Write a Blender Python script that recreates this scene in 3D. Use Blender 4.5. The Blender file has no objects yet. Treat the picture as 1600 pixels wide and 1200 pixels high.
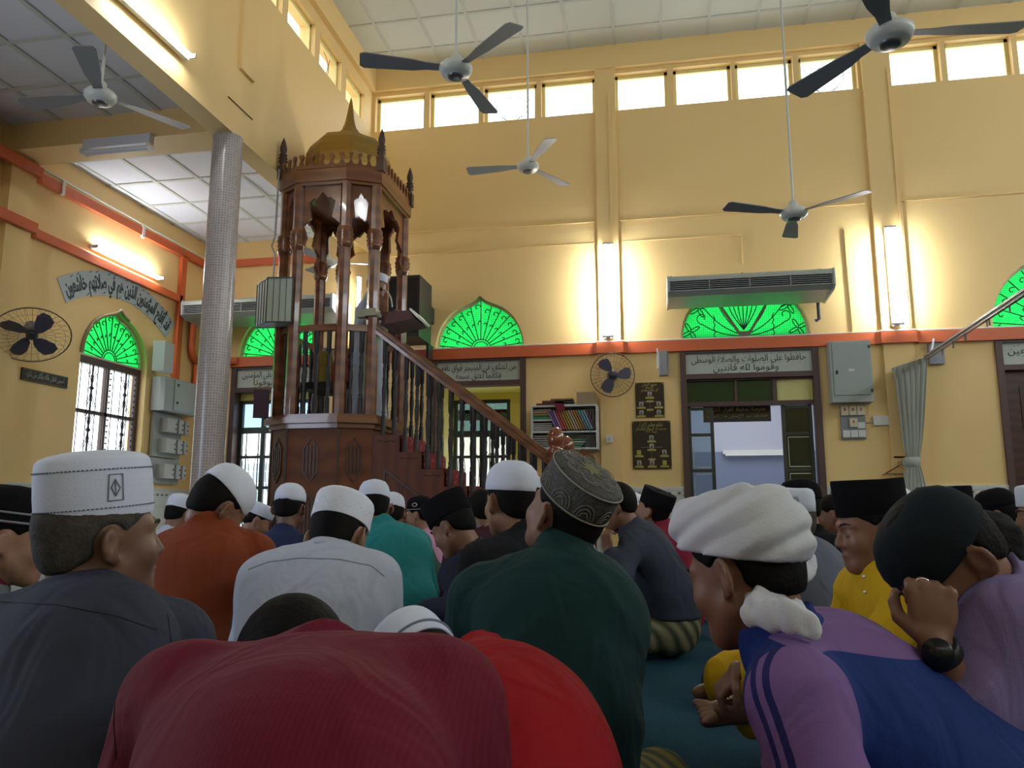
import bpy, bmesh, math, random
import numpy as np
from mathutils import Vector, Matrix, Euler

SC = bpy.context.scene
COL = SC.collection
R = math.radians
PI = math.pi

# ------------------------------------------------------------------ camera
CAM_Z = 0.75
CAM_YAW, CAM_PITCH, CAM_F = R(10.41), R(9.214), 1223.5      # F in pixels of a 1600 wide frame
cd = bpy.data.cameras.new('camera')
cam = bpy.data.objects.new('camera', cd)
COL.objects.link(cam)
cam.location = (0, 0, CAM_Z)
cam.rotation_euler = (PI/2 + CAM_PITCH, 0, CAM_YAW)
cd.sensor_width = 36.0
cd.lens = 36.0*CAM_F/1600.0
cd.clip_start = 0.05
cd.clip_end = 200
SC.camera = cam

# ------------------------------------------------------------------ world and light
SC.view_settings.view_transform = 'Standard'
SC.view_settings.look = 'None'
SC.view_settings.gamma = 1.0
SC.view_settings.exposure = 0.56
SC.view_settings.use_curve_mapping = False
w = bpy.data.worlds.new('overcast_sky')
SC.world = w
w.use_nodes = True
bgn = w.node_tree.nodes['Background']
bgn.inputs[0].default_value = (0.90, 0.97, 1.0, 1)
bgn.inputs[1].default_value = 2.2

def area(name, loc, rot, sx, sy, power, color=(1, 1, 1), portal=False):
    ld = bpy.data.lights.new(name, 'AREA')
    ld.shape = 'RECTANGLE'; ld.size = sx; ld.size_y = sy
    ld.energy = power; ld.color = color
    if portal:
        ld.cycles.is_portal = True
    o = bpy.data.objects.new(name, ld)
    COL.objects.link(o); o.location = loc; o.rotation_euler = rot
    return o
# daylight that comes in by the high windows of the nave: right side, rear and far wall
area('daylight_right', (8.7, 2.0, 6.0), (0, R(62), 0), 0.5, 14, 200, (0.84, 0.92, 1.0))
area('daylight_rear', (2.5, -6.7, 5.9), (R(62), 0, 0), 11, 0.5, 9, (0.95, 0.98, 1.0))
area('aisle_fill_light', (-5.85, 1.2, 1.9), (0, R(-90), 0), 1.4, 2.4, 75, (0.66, 0.78, 1.0))  # fill light added to brighten the near aisle; no window opens there
area('portal_far', (0.5, 9.72, 6.0), (R(-90), 0, 0), 8.6, 0.6, 1, portal=True)
area('portal_aisle', (-6.35, 7.8, 1.9), (0, R(-90), 0), 1.9, 1.4, 1, portal=True)

# ------------------------------------------------------------------ geometry from the camera's measurements
def _basis():
    fy, fp = CAM_YAW, CAM_PITCH
    f = Vector((-math.sin(fy)*math.cos(fp), math.cos(fy)*math.cos(fp), math.sin(fp)))
    r = Vector((math.cos(fy), math.sin(fy), 0))
    return r, r.cross(f), f
_r, _u, _f = _basis()
def ray(px, py):
    return _r*((px-800)/CAM_F) + _u*(-(py-600)/CAM_F) + _f
def at(px, py, Y):
    """the world point at depth Y (distance towards the far wall) seen at a pixel of the photograph"""
    d = ray(px, py); t = Y/d.y
    return Vector((0, 0, CAM_Z)) + d*t
def atx(px, py, X):
    d = ray(px, py); t = X/d.x
    return Vector((0, 0, CAM_Z)) + d*t

# ------------------------------------------------------------------ materials
MATS = {}
def M(name, color, rough=0.6, metal=0.0, bump=None, vary=None, emit=None, coat=0.0, spec=None, wave=None):
    if name in MATS: return MATS[name]
    m = bpy.data.materials.new(name); m.use_nodes = True
    nt = m.node_tree; b = nt.nodes['Principled BSDF']
    c = (*color, 1)
    b.inputs['Base Color'].default_value = c
    b.inputs['Roughness'].default_value = rough
    b.inputs['Metallic'].default_value = metal
    if coat: b.inputs['Coat Weight'].default_value = coat
    if spec is not None: b.inputs['Specular IOR Level'].default_value = spec
    tc = None
    def coord():
        nonlocal tc
        if tc is None: tc = nt.nodes.new('ShaderNodeTexCoord')
        return tc.outputs['Object']
    if vary:      # (scale, amount): mottled wear of the surface colour
        n = nt.nodes.new('ShaderNodeTexNoise'); n.inputs['Scale'].default_value = vary[0]; n.inputs['Detail'].default_value = 5
        nt.links.new(coord(), n.inputs['Vector'])
        mx = nt.nodes.new('ShaderNodeMixRGB'); mx.blend_type = 'MIX'
        mx.inputs[1].default_value = tuple(x*(1-vary[1]) for x in color)+(1,)
        mx.inputs[2].default_value = tuple(min(1, x*(1+vary[1])) for x in color)+(1,)
        nt.links.new(n.outputs['Fac'], mx.inputs[0]); nt.links.new(mx.outputs[0], b.inputs['Base Color'])
    if wave:      # (scale, color2, direction, distortion): stripes or wood grain
        wv = nt.nodes.new('ShaderNodeTexWave'); wv.inputs['Scale'].default_value = wave[0]
        wv.bands_direction = wave[2]; wv.inputs['Distortion'].default_value = wave[3]; wv.inputs['Detail'].default_value = 2
        nt.links.new(coord(), wv.inputs['Vector'])
        mx = nt.nodes.new('ShaderNodeMixRGB'); mx.inputs[1].default_value = c; mx.inputs[2].default_value = (*wave[1], 1)
        nt.links.new(wv.outputs['Fac'], mx.inputs[0]); nt.links.new(mx.outputs[0], b.inputs['Base Color'])
    if bump:      # (scale, strength)
        n = nt.nodes.new('ShaderNodeTexNoise'); n.inputs['Scale'].default_value = bump[0]; n.inputs['Detail'].default_value = 4
        nt.links.new(coord(), n.inputs['Vector'])
        bp = nt.nodes.new('ShaderNodeBump'); bp.inputs['Strength'].default_value = bump[1]; bp.inputs['Distance'].default_value = 0.01
        nt.links.new(n.outputs['Fac'], bp.inputs['Height']); nt.links.new(bp.outputs['Normal'], b.inputs['Normal'])
    if emit:
        b.inputs['Emission Color'].default_value = (*emit[0], 1); b.inputs['Emission Strength'].default_value = emit[1]
    MATS[name] = m
    return m

def glass_mat(name, tint=(1, 1, 1), gloss=0.12):
    m = bpy.data.materials.new(name); m.use_nodes = True; nt = m.node_tree
    nt.nodes.remove(nt.nodes['Principled BSDF'])
    out = nt.nodes['Material Output']
    t = nt.nodes.new('ShaderNodeBsdfTransparent'); t.inputs[0].default_value = (*tint, 1)
    g = nt.nodes.new('ShaderNodeBsdfGlossy'); g.inputs['Roughness'].default_value = 0.02
    mx = nt.nodes.new('ShaderNodeMixShader'); mx.inputs[0].default_value = gloss
    nt.links.new(t.outputs[0], mx.inputs[1]); nt.links.new(g.outputs[0], mx.inputs[2]); nt.links.new(mx.outputs[0], out.inputs[0])
    MATS[name] = m
    return m
GLASS = glass_mat('clear_glass', gloss=0.05)

def green_glass():
    m = bpy.data.materials.new('patterned_green_glass'); m.use_nodes = True; nt = m.node_tree
    nt.nodes.remove(nt.nodes['Principled BSDF']); out = nt.nodes['Material Output']
    tc = nt.nodes.new('ShaderNodeTexCoord')
    v = nt.nodes.new('ShaderNodeTexVoronoi'); v.inputs['Scale'].default_value = 42
    if 'Randomness' in v.inputs: v.inputs['Randomness'].default_value = 0.15
    nt.links.new(tc.outputs['Object'], v.inputs['Vector'])
    cr = nt.nodes.new('ShaderNodeValToRGB')
    cr.color_ramp.elements[0].position = 0.25; cr.color_ramp.elements[0].color = (0.20, 0.92, 0.40, 1)
    cr.color_ramp.elements[1].position = 0.5; cr.color_ramp.elements[1].color = (0.07, 0.58, 0.21, 1)
    nt.links.new(v.outputs['Distance'], cr.inputs[0])
    t = nt.nodes.new('ShaderNodeBsdfTranslucent'); nt.links.new(cr.outputs[0], t.inputs[0])
    tr = nt.nodes.new('ShaderNodeBsdfTransparent'); nt.links.new(cr.outputs[0], tr.inputs[0])
    mx = nt.nodes.new('ShaderNodeMixShader'); mx.inputs[0].default_value = 0.2
    nt.links.new(t.outputs[0], mx.inputs[1]); nt.links.new(tr.outputs[0], mx.inputs[2]); nt.links.new(mx.outputs[0], out.inputs[0])
    return m
GREEN = green_glass()

def brick_mat(name, c1, mortar, sx, sy, rough=0.3, msize=0.02, offset=0.0, mapping=None, bump=0.3):
    m = bpy.data.materials.new(name); m.use_nodes = True; nt = m.node_tree; b = nt.nodes['Principled BSDF']
    b.inputs['Roughness'].default_value = rough
    tc = nt.nodes.new('ShaderNodeTexCoord'); mp = nt.nodes.new('ShaderNodeMapping')
    if mapping: mp.inputs['Rotation'].default_value = mapping
    nt.links.new(tc.outputs['Object'], mp.inputs[0])
    br = nt.nodes.new('ShaderNodeTexBrick'); br.offset = offset
    br.inputs['Color1'].default_value = (*c1, 1); br.inputs['Color2'].default_value = (*[x*0.93 for x in c1], 1)
    br.inputs['Mortar'].default_value = (*mortar, 1); br.inputs['Scale'].default_value = 1
    br.inputs['Brick Width'].default_value = sx; br.inputs['Row Height'].default_value = sy; br.inputs['Mortar Size'].default_value = msize
    nt.links.new(mp.outputs[0], br.inputs['Vector']); nt.links.new(br.outputs['Color'], b.inputs['Base Color'])
    return m

# ------------------------------------------------------------------ object helpers
def setp(o, label=None, cat=None, group=None, kind=None):
    if label: o['label'] = label
    if cat: o['category'] = cat
    if group: o['group'] = group
    if kind: o['kind'] = kind
    return o
def empty(name, loc, label=None, cat=None, group=None):
    o = bpy.data.objects.new(name, None); COL.objects.link(o); o.location = loc
    o.empty_display_size = 0.1
    return setp(o, label, cat, group)
def link(name, me, parent=None, label=None, cat=None, group=None, kind=None, mats=None):
    if mats:
        for m in (mats if isinstance(mats, (list, tuple)) else [mats]): me.materials.append(m)
    o = bpy.data.objects.new(name, me); COL.objects.link(o)
    if parent is not None:
        o.parent = parent; o.matrix_parent_inverse = Matrix.Translation(-Vector(parent.location)) if parent.parent is None else Matrix()
    else:
        # origin at the base of the thing
        n = len(me.vertices)
        if n:
            a = np.empty(n*3, np.float32); me.vertices.foreach_get('co', a); a = a.reshape(-1, 3)
            c = np.array([(a[:, 0].min()+a[:, 0].max())/2, (a[:, 1].min()+a[:, 1].max())/2, a[:, 2].min()], np.float32)
            me.vertices.foreach_set('co', (a-c).ravel()); o.location = c.tolist(); me.update()
    return setp(o, label, cat, group, kind)
def copy_tree(o, delta=None, parent=None):
    c = o.copy(); COL.objects.link(c)
    if parent is not None: c.parent = parent
    if delta is not None: c.location = Vector(o.location)+Vector(delta)
    for ch in list(o.children): copy_tree(ch, None, c)
    return c

class MB:
    def __init__(s): s.v = []; s.f = []; s.mi = []; s.cur = 0; s.smooth = set()
    def add(s, vs, fs, smooth=False):
        n = len(s.v); s.v += [tuple(v) for v in vs]
        for f in fs:
            if smooth: s.smooth.add(len(s.f))
            s.f.append(tuple(i+n for i in f)); s.mi.append(s.cur)
        return s
    def box(s, c, d, M3=None):
        c = Vector(c); h = Vector(d)/2; vs = []
        for x in (-1, 1):
            for y in (-1, 1):
                for z in (-1, 1):
                    p = Vector((x*h.x, y*h.y, z*h.z))
                    if M3 is not None: p = M3 @ p
                    vs.append(c+p)
        return s.add(vs, [(0, 1, 3, 2), (4, 6, 7, 5), (0, 4, 5, 1), (2, 3, 7, 6), (0, 2, 6, 4), (1, 5, 7, 3)])
    def mm(s, a, b):
        return s.box([(a[i]+b[i])/2 for i in range(3)], [abs(b[i]-a[i]) for i in range(3)])
    def bar(s, p0, p1, wd, ht, up=(0, 0, 1)):
        p0 = Vector(p0); p1 = Vector(p1); d = p1-p0; L = d.length; d.normalize()
        u = Vector(up); sd = d.cross(u)
        if sd.length < 1e-4: sd = Vector((1, 0, 0))
        sd.normalize(); u = sd.cross(d)
        m = Matrix((d, sd, u)).transposed()
        return s.box((p0+p1)/2, (L, wd, ht), m)
    def tube(s, path, r, n=8, caps=True, smooth=True):
        P = [Vector(p) for p in path]; rs = r if isinstance(r, (list, tuple)) else [r]*len(P)
        vs = []; fs = []; prev = None
        for i, p in enumerate(P):
            t = (P[min(i+1, len(P)-1)]-P[max(i-1, 0)])
            if t.length < 1e-9: t = Vector((0, 0, 1))
            t.normalize()
            if prev is None:
                a = Vector((0, 0, 1)) if abs(t.z) < 0.9 else Vector((1, 0, 0))
                prev = t.cross(a).normalized()
            x = (prev - t*prev.dot(t))
            if x.length < 1e-6: x = t.orthogonal()
            x.normalize(); prev = x; y = t.cross(x)
            for k in range(n):
                a = 2*PI*k/n; vs.append(p + x*(math.cos(a)*rs[i]) + y*(math.sin(a)*rs[i]))
        for i in range(len(P)-1):
            for k in range(n):
                fs.append((i*n+k, i*n+(k+1) % n, (i+1)*n+(k+1) % n, (i+1)*n+k))
        s.add(vs, fs, smooth)
        if caps:
            s.add(vs[:n], [tuple(range(n))[::-1]]); s.add(vs[-n:], [tuple(range(n))])
        return s
    def lathe(s, prof, c=(0, 0, 0), n=16, sx=1, sy=1, M4=None, smooth=True, rot=0):
        vs = []; fs = []
        for r, z in prof:
            for k in range(n):
                a = 2*PI*k/n+rot; p = Vector((c[0]+r*sx*math.cos(a), c[1]+r*sy*math.sin(a), c[2]+z))
                vs.append(M4 @ p if M4 is not None else p)
        for i in range(len(prof)-1):
            for k in range(n): fs.append((i*n+k, i*n+(k+1) % n, (i+1)*n+(k+1) % n, (i+1)*n+k))
        s.add(vs, fs, smooth)
        if prof[0][0] > 1e-5: s.add(vs[:n], [tuple(range(n))[::-1]])
        if prof[-1][0] > 1e-5: s.add(vs[-n:], [tuple(range(n))])
        return s
    def prism(s, poly, fn, a, b):
        """poly: 2D outline; fn(u, v, w) -> point; extruded from w=a to w=b"""
        n = len(poly); vs = [fn(u, v, a) for u, v in poly]+[fn(u, v, b) for u, v in poly]
        return s.add(vs, [tuple(range(n))[::-1], tuple(range(n, 2*n))]+[(i, (i+1) % n, n+(i+1) % n, n+i) for i in range(n)])
    def addmesh(s, me, fn):
        return s.add([fn(v.co) for v in me.vertices], [tuple(p.vertices) for p in me.polygons])
    def mesh(s, name='m'):
        me = bpy.data.meshes.new(name); me.from_pydata([tuple(v) for v in s.v], [], s.f)
        if any(s.mi): me.polygons.foreach_set('material_index', s.mi)
        if s.smooth: me.polygons.foreach_set('use_smooth', [i in s.smooth for i in range(len(s.f))])
        me.update()
        bm = bmesh.new(); bm.from_mesh(me); bmesh.ops.recalc_face_normals(bm, faces=bm.faces); bm.to_mesh(me); bm.free()
        return me
    def go(s, name, mats, parent=None, label=None, cat=None, group=None, kind=None):
        return link(name, s.mesh(name), parent, label, cat, group, kind, mats)

def plate(outer, holes, depth, fn):
    """flat slab with holes; fn(u, v, w) maps outline coordinates (w from 0 to depth) into the world; returns MB"""
    cu = bpy.data.curves.new('p', 'CURVE'); cu.dimensions = '2D'; cu.fill_mode = 'BOTH'; cu.extrude = depth/2
    for lp in [outer]+holes:
        sp = cu.splines.new('POLY'); sp.points.add(len(lp)-1)
        for i, (x, y) in enumerate(lp): sp.points[i].co = (x, y, 0, 1)
        sp.use_cyclic_u = True
    o = bpy.data.objects.new('p', cu); COL.objects.link(o)
    dg = bpy.context.evaluated_depsgraph_get(); dg.update()
    me = bpy.data.meshes.new_from_object(o.evaluated_get(dg))
    mb = MB(); mb.addmesh(me, lambda c: fn(c.x, c.y, c.z+depth/2))
    bpy.data.objects.remove(o); bpy.data.curves.remove(cu); bpy.data.meshes.remove(me)
    return mb

# ------------------------------------------------------------------ arabic lettering
_AF = {}
def _reg(ch, code, n):
    _AF[ch] = (code, n)
for ch, code, n in [('ء', 0xFE80, 1), ('آ', 0xFE81, 2), ('أ', 0xFE83, 2), ('ؤ', 0xFE85, 2), ('إ', 0xFE87, 2), ('ئ', 0xFE89, 4), ('ا', 0xFE8D, 2),
    ('ب', 0xFE8F, 4), ('ة', 0xFE93, 2), ('ت', 0xFE95, 4), ('ث', 0xFE99, 4), ('ج', 0xFE9D, 4), ('ح', 0xFEA1, 4), ('خ', 0xFEA5, 4), ('د', 0xFEA9, 2),
    ('ذ', 0xFEAB, 2), ('ر', 0xFEAD, 2), ('ز', 0xFEAF, 2), ('س', 0xFEB1, 4), ('ش', 0xFEB5, 4), ('ص', 0xFEB9, 4), ('ض', 0xFEBD, 4), ('ط', 0xFEC1, 4),
    ('ظ', 0xFEC5, 4), ('ع', 0xFEC9, 4), ('غ', 0xFECD, 4), ('ف', 0xFED1, 4), ('ق', 0xFED5, 4), ('ك', 0xFED9, 4), ('ل', 0xFEDD, 4), ('م', 0xFEE1, 4),
    ('ن', 0xFEE5, 4), ('ه', 0xFEE9, 4), ('و', 0xFEED, 2), ('ى', 0xFEEF, 2), ('ي', 0xFEF1, 4)]: _reg(ch, code, n)
_LA = {'آ': 0xFEF5, 'أ': 0xFEF7, 'إ': 0xFEF9, 'ا': 0xFEFB}
def shape_ar(t):
    out = []; i = 0; joinprev = False
    while i < len(t):
        ch = t[i]
        if ch not in _AF: out.append(ch); joinprev = False; i += 1; continue
        if ch == 'ل' and i+1 < len(t) and t[i+1] in _LA:
            out.append(chr(_LA[t[i+1]]+(1 if joinprev else 0))); joinprev = False; i += 2; continue
        code, n = _AF[ch]; nxt = i+1 < len(t) and t[i+1] in _AF and t[i+1] != 'ء'
        if n == 4:
            k = (3 if nxt else 1) if joinprev else (2 if nxt else 0); joinprev = nxt
        else:
            k = 1 if (joinprev and n >= 2) else 0; joinprev = False
        out.append(chr(code+k)); i += 1
    return ''.join(reversed(out))
def text_mb(txt, size, depth, fn, mb=None, arabic=True, width=None, bold=0.0, marks=False):
    cu = bpy.data.curves.new('t', 'FONT'); cu.body = shape_ar(txt) if arabic else txt; cu.size = size; cu.extrude = depth/2
    cu.align_x = 'LEFT'; cu.resolution_u = 2; cu.offset = bold
    o = bpy.data.objects.new('t', cu); COL.objects.link(o)
    dg = bpy.context.evaluated_depsgraph_get(); dg.update()
    me = bpy.data.meshes.new_from_object(o.evaluated_get(dg))
    xs = [v.co.x for v in me.vertices]; cx = (min(xs)+max(xs))/2; ww = max(xs)-min(xs)
    k = (width/ww) if width else 1.0
    mb = mb or MB(); mb.addmesh(me, lambda c: fn((c.x-cx)*k, c.y, c.z+depth/2))
    if marks:      # vowel strokes above and below the line
        rr = random.Random(len(txt)); n = int(ww*k/(size*0.42))
        for i in range(n):
            u = -ww*k/2+(i+0.5)*ww*k/n; v = size*(0.80 if i % 3 else -0.26)+rr.uniform(-.04, .04)*size
            l = size*0.09
            mb.prism([(u-l, v-l*.4), (u+l, v+l*.5), (u+l, v+l*.9), (u-l, v)], fn, 0, depth)
    bpy.data.objects.remove(o); bpy.data.curves.remove(cu); bpy.data.meshes.remove(me)
    return mb

# ================================================================== THE HALL
XN, XL, YF, XR, YB = -3.66, -6.0, 9.4, 9.0, -7.0      # nave wall plane, aisle wall, far wall, right wall, rear wall
HN, HA, HB = 6.68, 4.37, 4.11                          # nave ceiling, aisle ceiling, underside of the beams
wallm = M('cream_yellow_paint', (0.83, 0.595, 0.26), 0.55, bump=(60, 0.08), vary=(0.9, 0.04))
whitep = M('white_paint', (0.78, 0.80, 0.76), 0.5)
ceilm = M('ceiling_board', (0.66, 0.69, 0.63), 0.8, bump=(25, 0.1))
aceilm = M('aisle_ceiling_board', (0.72, 0.74, 0.80), 0.8)
batten = M('ceiling_batten', (0.58, 0.60, 0.56), 0.7)
orange = M('orange_trunking', (0.62, 0.13, 0.04), 0.4)
wood_dk = M('dark_brown_door_frame', (0.085, 0.045, 0.04), 0.45, bump=(30, 0.2))
grey_frame = M('aluminium', (0.45, 0.47, 0.48), 0.35, 0.7)
black_iron = M('black_iron', (0.02, 0.025, 0.02), 0.5)
yellow_rev = M('yellow_reveal', (0.86, 0.76, 0.22), 0.5)

FARFN = lambda u, v, w: (u, YF+w, v)
def ogee(cx, base, hw, h, n=10, inset=0.0):
    pts = [(1, 0), (.99, .14), (.955, .28), (.89, .42), (.79, .56), (.67, .67), (.53, .76), (.40, .815), (.28, .855), (.18, .89), (.10, .93), (.045, .97), (0, 1.0)]
    f = 1-inset/hw
    Rt = [(cx+x*hw*f, base+y*(h-inset*1.2)) for x, y in pts]
    return Rt+[(2*cx-x, z) for x, z in reversed(Rt[:-1])]

BAND0, BAND1 = 2.63, 2.76
DOORS = [(-5.50, -4.33), (-2.76, -1.55), (0.31, 1.88), (3.75, 5.32)]
ARCHES = [(-4.87, 0.565, 0.68), (-2.145, 0.57, 0.69), (1.075, 0.745, 0.82), (4.50, 0.745, 0.93)]
WIN = [(-3.59, -2.94), (-2.83, -2.18), (-2.09, -1.42), (-1.32, -.66), (-.37, .26), (.37, 1.04), (1.13, 1.78), (1.89, 2.52), (2.80, 3.46), (3.56, 4.24), (4.34, 5.0)]
WZ0, WZ1 = 5.80, 6.27
far_holes = [[(a+.03, .0), (b-.03, .0), (b-.03, BAND0-.02), (a+.03, BAND0-.02)] for a, b in DOORS]
far_holes = [[(a+.03, .02), (b-.03, .02), (b-.03, 2.62), (a+.03, 2.62)] for a, b in DOORS]
far_holes += [ogee(c, BAND1, hw, h) for c, hw, h in ARCHES]
far_holes += [[(a-.02, WZ0), (b+.02, WZ0), (b+.02, WZ1+.04), (a-.02, WZ1+.04)] for a, b in WIN]
plate([(XL-.2, 0), (XR, 0), (XR, HN), (XL-.2, HN)], far_holes, 0.2, FARFN).go('wall_far', wallm, kind='structure')

# nave side wall above the beam, with its clerestory
CW = [(-2.6, -1.95), (-1.8, -1.15), (.3, .95), (1.1, 1.75), (2.6, 3.25), (3.4, 4.05), (4.6, 5.25), (5.38, 6.02), (6.15, 6.81), (6.93, 7.59), (7.72, 8.35), (8.50, 9.12)]
NFN = lambda u, v, w: (XN-w, u, v)
plate([(YB, HB), (YF, HB), (YF, HN), (YB, HN)], [[(a, 5.80), (b, 5.80), (b, 6.20), (a, 6.20)] for a, b in CW], 0.2, NFN).go('wall_nave_left', wallm, kind='structure')
# aisle side wall
LW = (7.22, 8.33)
plate([(YB, 0), (YF, 0), (YF, HA+.3), (YB, HA+.3)], [[(LW[0], .95), (LW[1], .95), (LW[1], 2.42)]+ogee(7.775, 2.42, .555, .60)[1:-1]+[(LW[0], 2.42)]], 0.2, lambda u, v, w: (XL-w, u, v)).go('wall_left', wallm, kind='structure')
mb = MB(); mb.mm((XL-.2, YB-.2, 0), (XR, YB, 5.6)); mb.mm((XL-.2, YB-.2, 6.4), (XR, YB, HN)); mb.go('wall_rear', wallm, kind='structure')
mb = MB(); mb.mm((XR, YB, 0), (XR+.2, YF, 5.6)); mb.mm((XR, YB, 6.4), (XR+.2, YF, HN)); mb.go('wall_right', wallm, kind='structure')

# floor: blue carpet
def carpet():
    m = bpy.data.materials.new('blue_patterned_carpet'); m.use_nodes = True; nt = m.node_tree; b = nt.nodes['Principled BSDF']
    b.inputs['Roughness'].default_value = 0.95; b.inputs['Specular IOR Level'].default_value = 0.1
    tc = nt.nodes.new('ShaderNodeTexCoord'); mp = nt.nodes.new('ShaderNodeMapping'); mp.inputs['Scale'].default_value = (20, 20, 20)
    nt.links.new(tc.outputs['Object'], mp.inputs[0])
    br = nt.nodes.new('ShaderNodeTexBrick'); br.offset = 0.5
    br.inputs['Color1'].default_value = (0.011, 0.048, 0.115, 1); br.inputs['Color2'].default_value = (0.016, 0.066, 0.15, 1)
    br.inputs['Mortar'].default_value = (0.045, 0.115, 0.085, 1); br.inputs['Mortar Size'].default_value = 0.12; br.inputs['Brick Width'].default_value = 1.2; br.inputs['Row Height'].default_value = 0.8
    br.inputs['Mortar Smooth'].default_value = 0.6
    n = nt.nodes.new('ShaderNodeTexNoise'); n.inputs['Scale'].default_value = 60
    nt.links.new(tc.outputs['Object'], n.inputs['Vector'])
    ad = nt.nodes.new('ShaderNodeMixRGB'); ad.blend_type = 'ADD'; ad.inputs[0].default_value = 0.25
    nt.links.new(mp.outputs[0], ad.inputs[1]); nt.links.new(n.outputs['Color'], ad.inputs[2]); nt.links.new(ad.outputs[0], br.inputs['Vector'])
    nt.links.new(br.outputs['Color'], b.inputs['Base Color'])
    bp = nt.nodes.new('ShaderNodeBump'); bp.inputs['Strength'].default_value = 0.5; bp.inputs['Distance'].default_value = 0.004
    nt.links.new(br.outputs['Fac'], bp.inputs['Height']); nt.links.new(bp.outputs[0], b.inputs['Normal'])
    return m
mb = MB(); mb.mm((XL-.2, YB, -.2), (XR, YF+.2, 0)); mb.go('floor', carpet(), kind='structure')

# ceilings with their battens
def battened(name, x0, x1, y0, y1, z, gx, gy, ox, oy, m1, bw=.035):
    mb = MB(); mb.mm((x0, y0, z), (x1, y1, z+.1)); mb.cur = 1
    x = ox+math.ceil((x0-ox)/gx)*gx
    while x < x1: mb.mm((x-bw/2, y0, z-.012), (x+bw/2, y1, z+.002)); x += gx
    y = oy+math.ceil((y0-oy)/gy)*gy
    while y < y1: mb.mm((x0, y-bw/2, z-.010), (x1, y+bw/2, z+.001)); y += gy
    mb.go(name, [m1, batten], kind='structure')
battened('ceiling', XN-.2, XR+.2, YB-.2, YF+.2, HN, 0.579, 0.6, -.95, 8.37, ceilm)
battened('ceiling_aisle', XL, XN-.2, YB, 5.97, HA, 0.51, 0.61, -4.38, 5.42, aceilm, .045)
battened('ceiling_aisle_far', XL, XN-.2, 6.31, YF, HA, 0.51, 0.61, -4.87, 7.39, aceilm, .04)
# beams: the cross beam between column and aisle wall, and the drop under the ceiling
mb = MB(); mb.mm((XL, 5.97, HB), (XN-.2, 6.31, HA+.3)); mb.mm((XL, 2.3, HB), (XN-.2, 2.64, HA+.3)); mb.go('trim_1', wallm, kind='structure')
mb = MB(); mb.mm((XN, YF-.07, WZ1+.09), (XR, YF, HN-.001)); mb.mm((XN, YB, WZ1+.09), (XN+.07, YF-.07, HN-.001)); mb.go('trim_2', wallm, kind='structure')
# pilasters up the far wall and the aisle wall
def pil(x0, x1, z1=HN, d=.05):
    mb = MB(); mb.mm((x0, YF-d, 0), (x1, YF, z1)); return mb
for i, (a, b) in enumerate(((-.64, -.38), (2.58, 2.90), (5.5, 5.8))): pil(a, b).go('trim_%d' % (3+i), wallm, kind='structure')
mb = MB(); mb.mm((XL, 6.0, 0), (XL+.10, 6.30, HB)); mb.go('trim_6', wallm, kind='structure')
mb = MB(); mb.mm((-4.22, YF-.09, 0), (-3.95, YF, HA)); mb.go('trim_7', wallm, kind='structure')

mb = MB(); mb.mm((XN-.001, 6.05, 4.75), (XN+.035, 6.30, HN)); mb.go('trim_16', wallm, kind='structure')
mb = MB(); pa_ = atx(356, 151, XN+.002); pb_ = atx(394, 187, XN+.002); mb.bar(pa_, pb_, .006, .018, (1, 0, 0)); mb.go('trim_17', M('crack_in_plaster', (.16, .11, .05), .9), kind='structure')
# window heads and panes of the clerestory
def clear_window(n, mk0, a, b, grille=0, off=0.0, WZ1=WZ1):
    """frame, pane; mk(u, v, w) maps into the wall"""
    mk = lambda u, v, w: mk0(u, v, w-off)
    e = empty('window_%d' % n, mk((a+b)/2, WZ0, .05)); e['kind'] = 'structure'
    f = MB()
    for (u0, v0, u1, v1) in ((a-.02, WZ0-.001, a+.02, WZ1+.04), (b-.02, WZ0-.001, b+.02, WZ1+.04), (a-.02, WZ1, b+.02, WZ1+.04), (a-.02, WZ0-.001, b+.02, WZ0+.012)):
        f.prism([(u0, v0), (u1, v0), (u1, v1), (u0, v1)], mk, .09, .13)
    f.go('window_frame', M('yellow_window_frame', (0.80, 0.70, 0.32), 0.5), e)
    g = MB(); g.prism([(a+.02, WZ0), (b-.02, WZ0), (b-.02, WZ1), (a+.02, WZ1)], mk, .105, .110); g.go('pane', GLASS, e)
    if grille:
        h = MB()
        for s in (-1, 1):
            cx = (a+b)/2
            pts = [mk(cx+s*(.05+.20*t), WZ0+.08+.33*t*t, .16) for t in [i/8 for i in range(9)]]
            h.tube(pts, .004, 5)
            pts = [mk(cx+s*.22*math.sin(t*3), WZ0+.25+.16*math.cos(t*3), .16) for t in [i/10 for i in range(11)]]
            h.tube(pts, .004, 5)
        h.go('grille', black_iron, e)
n = 1
for i, (a, b) in enumerate(WIN): clear_window(n, FARFN, a, b, i in (2, 7)); n += 1
for i, (a, b) in enumerate(CW): clear_window(n, NFN, a, b, i in (10,), .03, 6.16); n += 1

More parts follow.
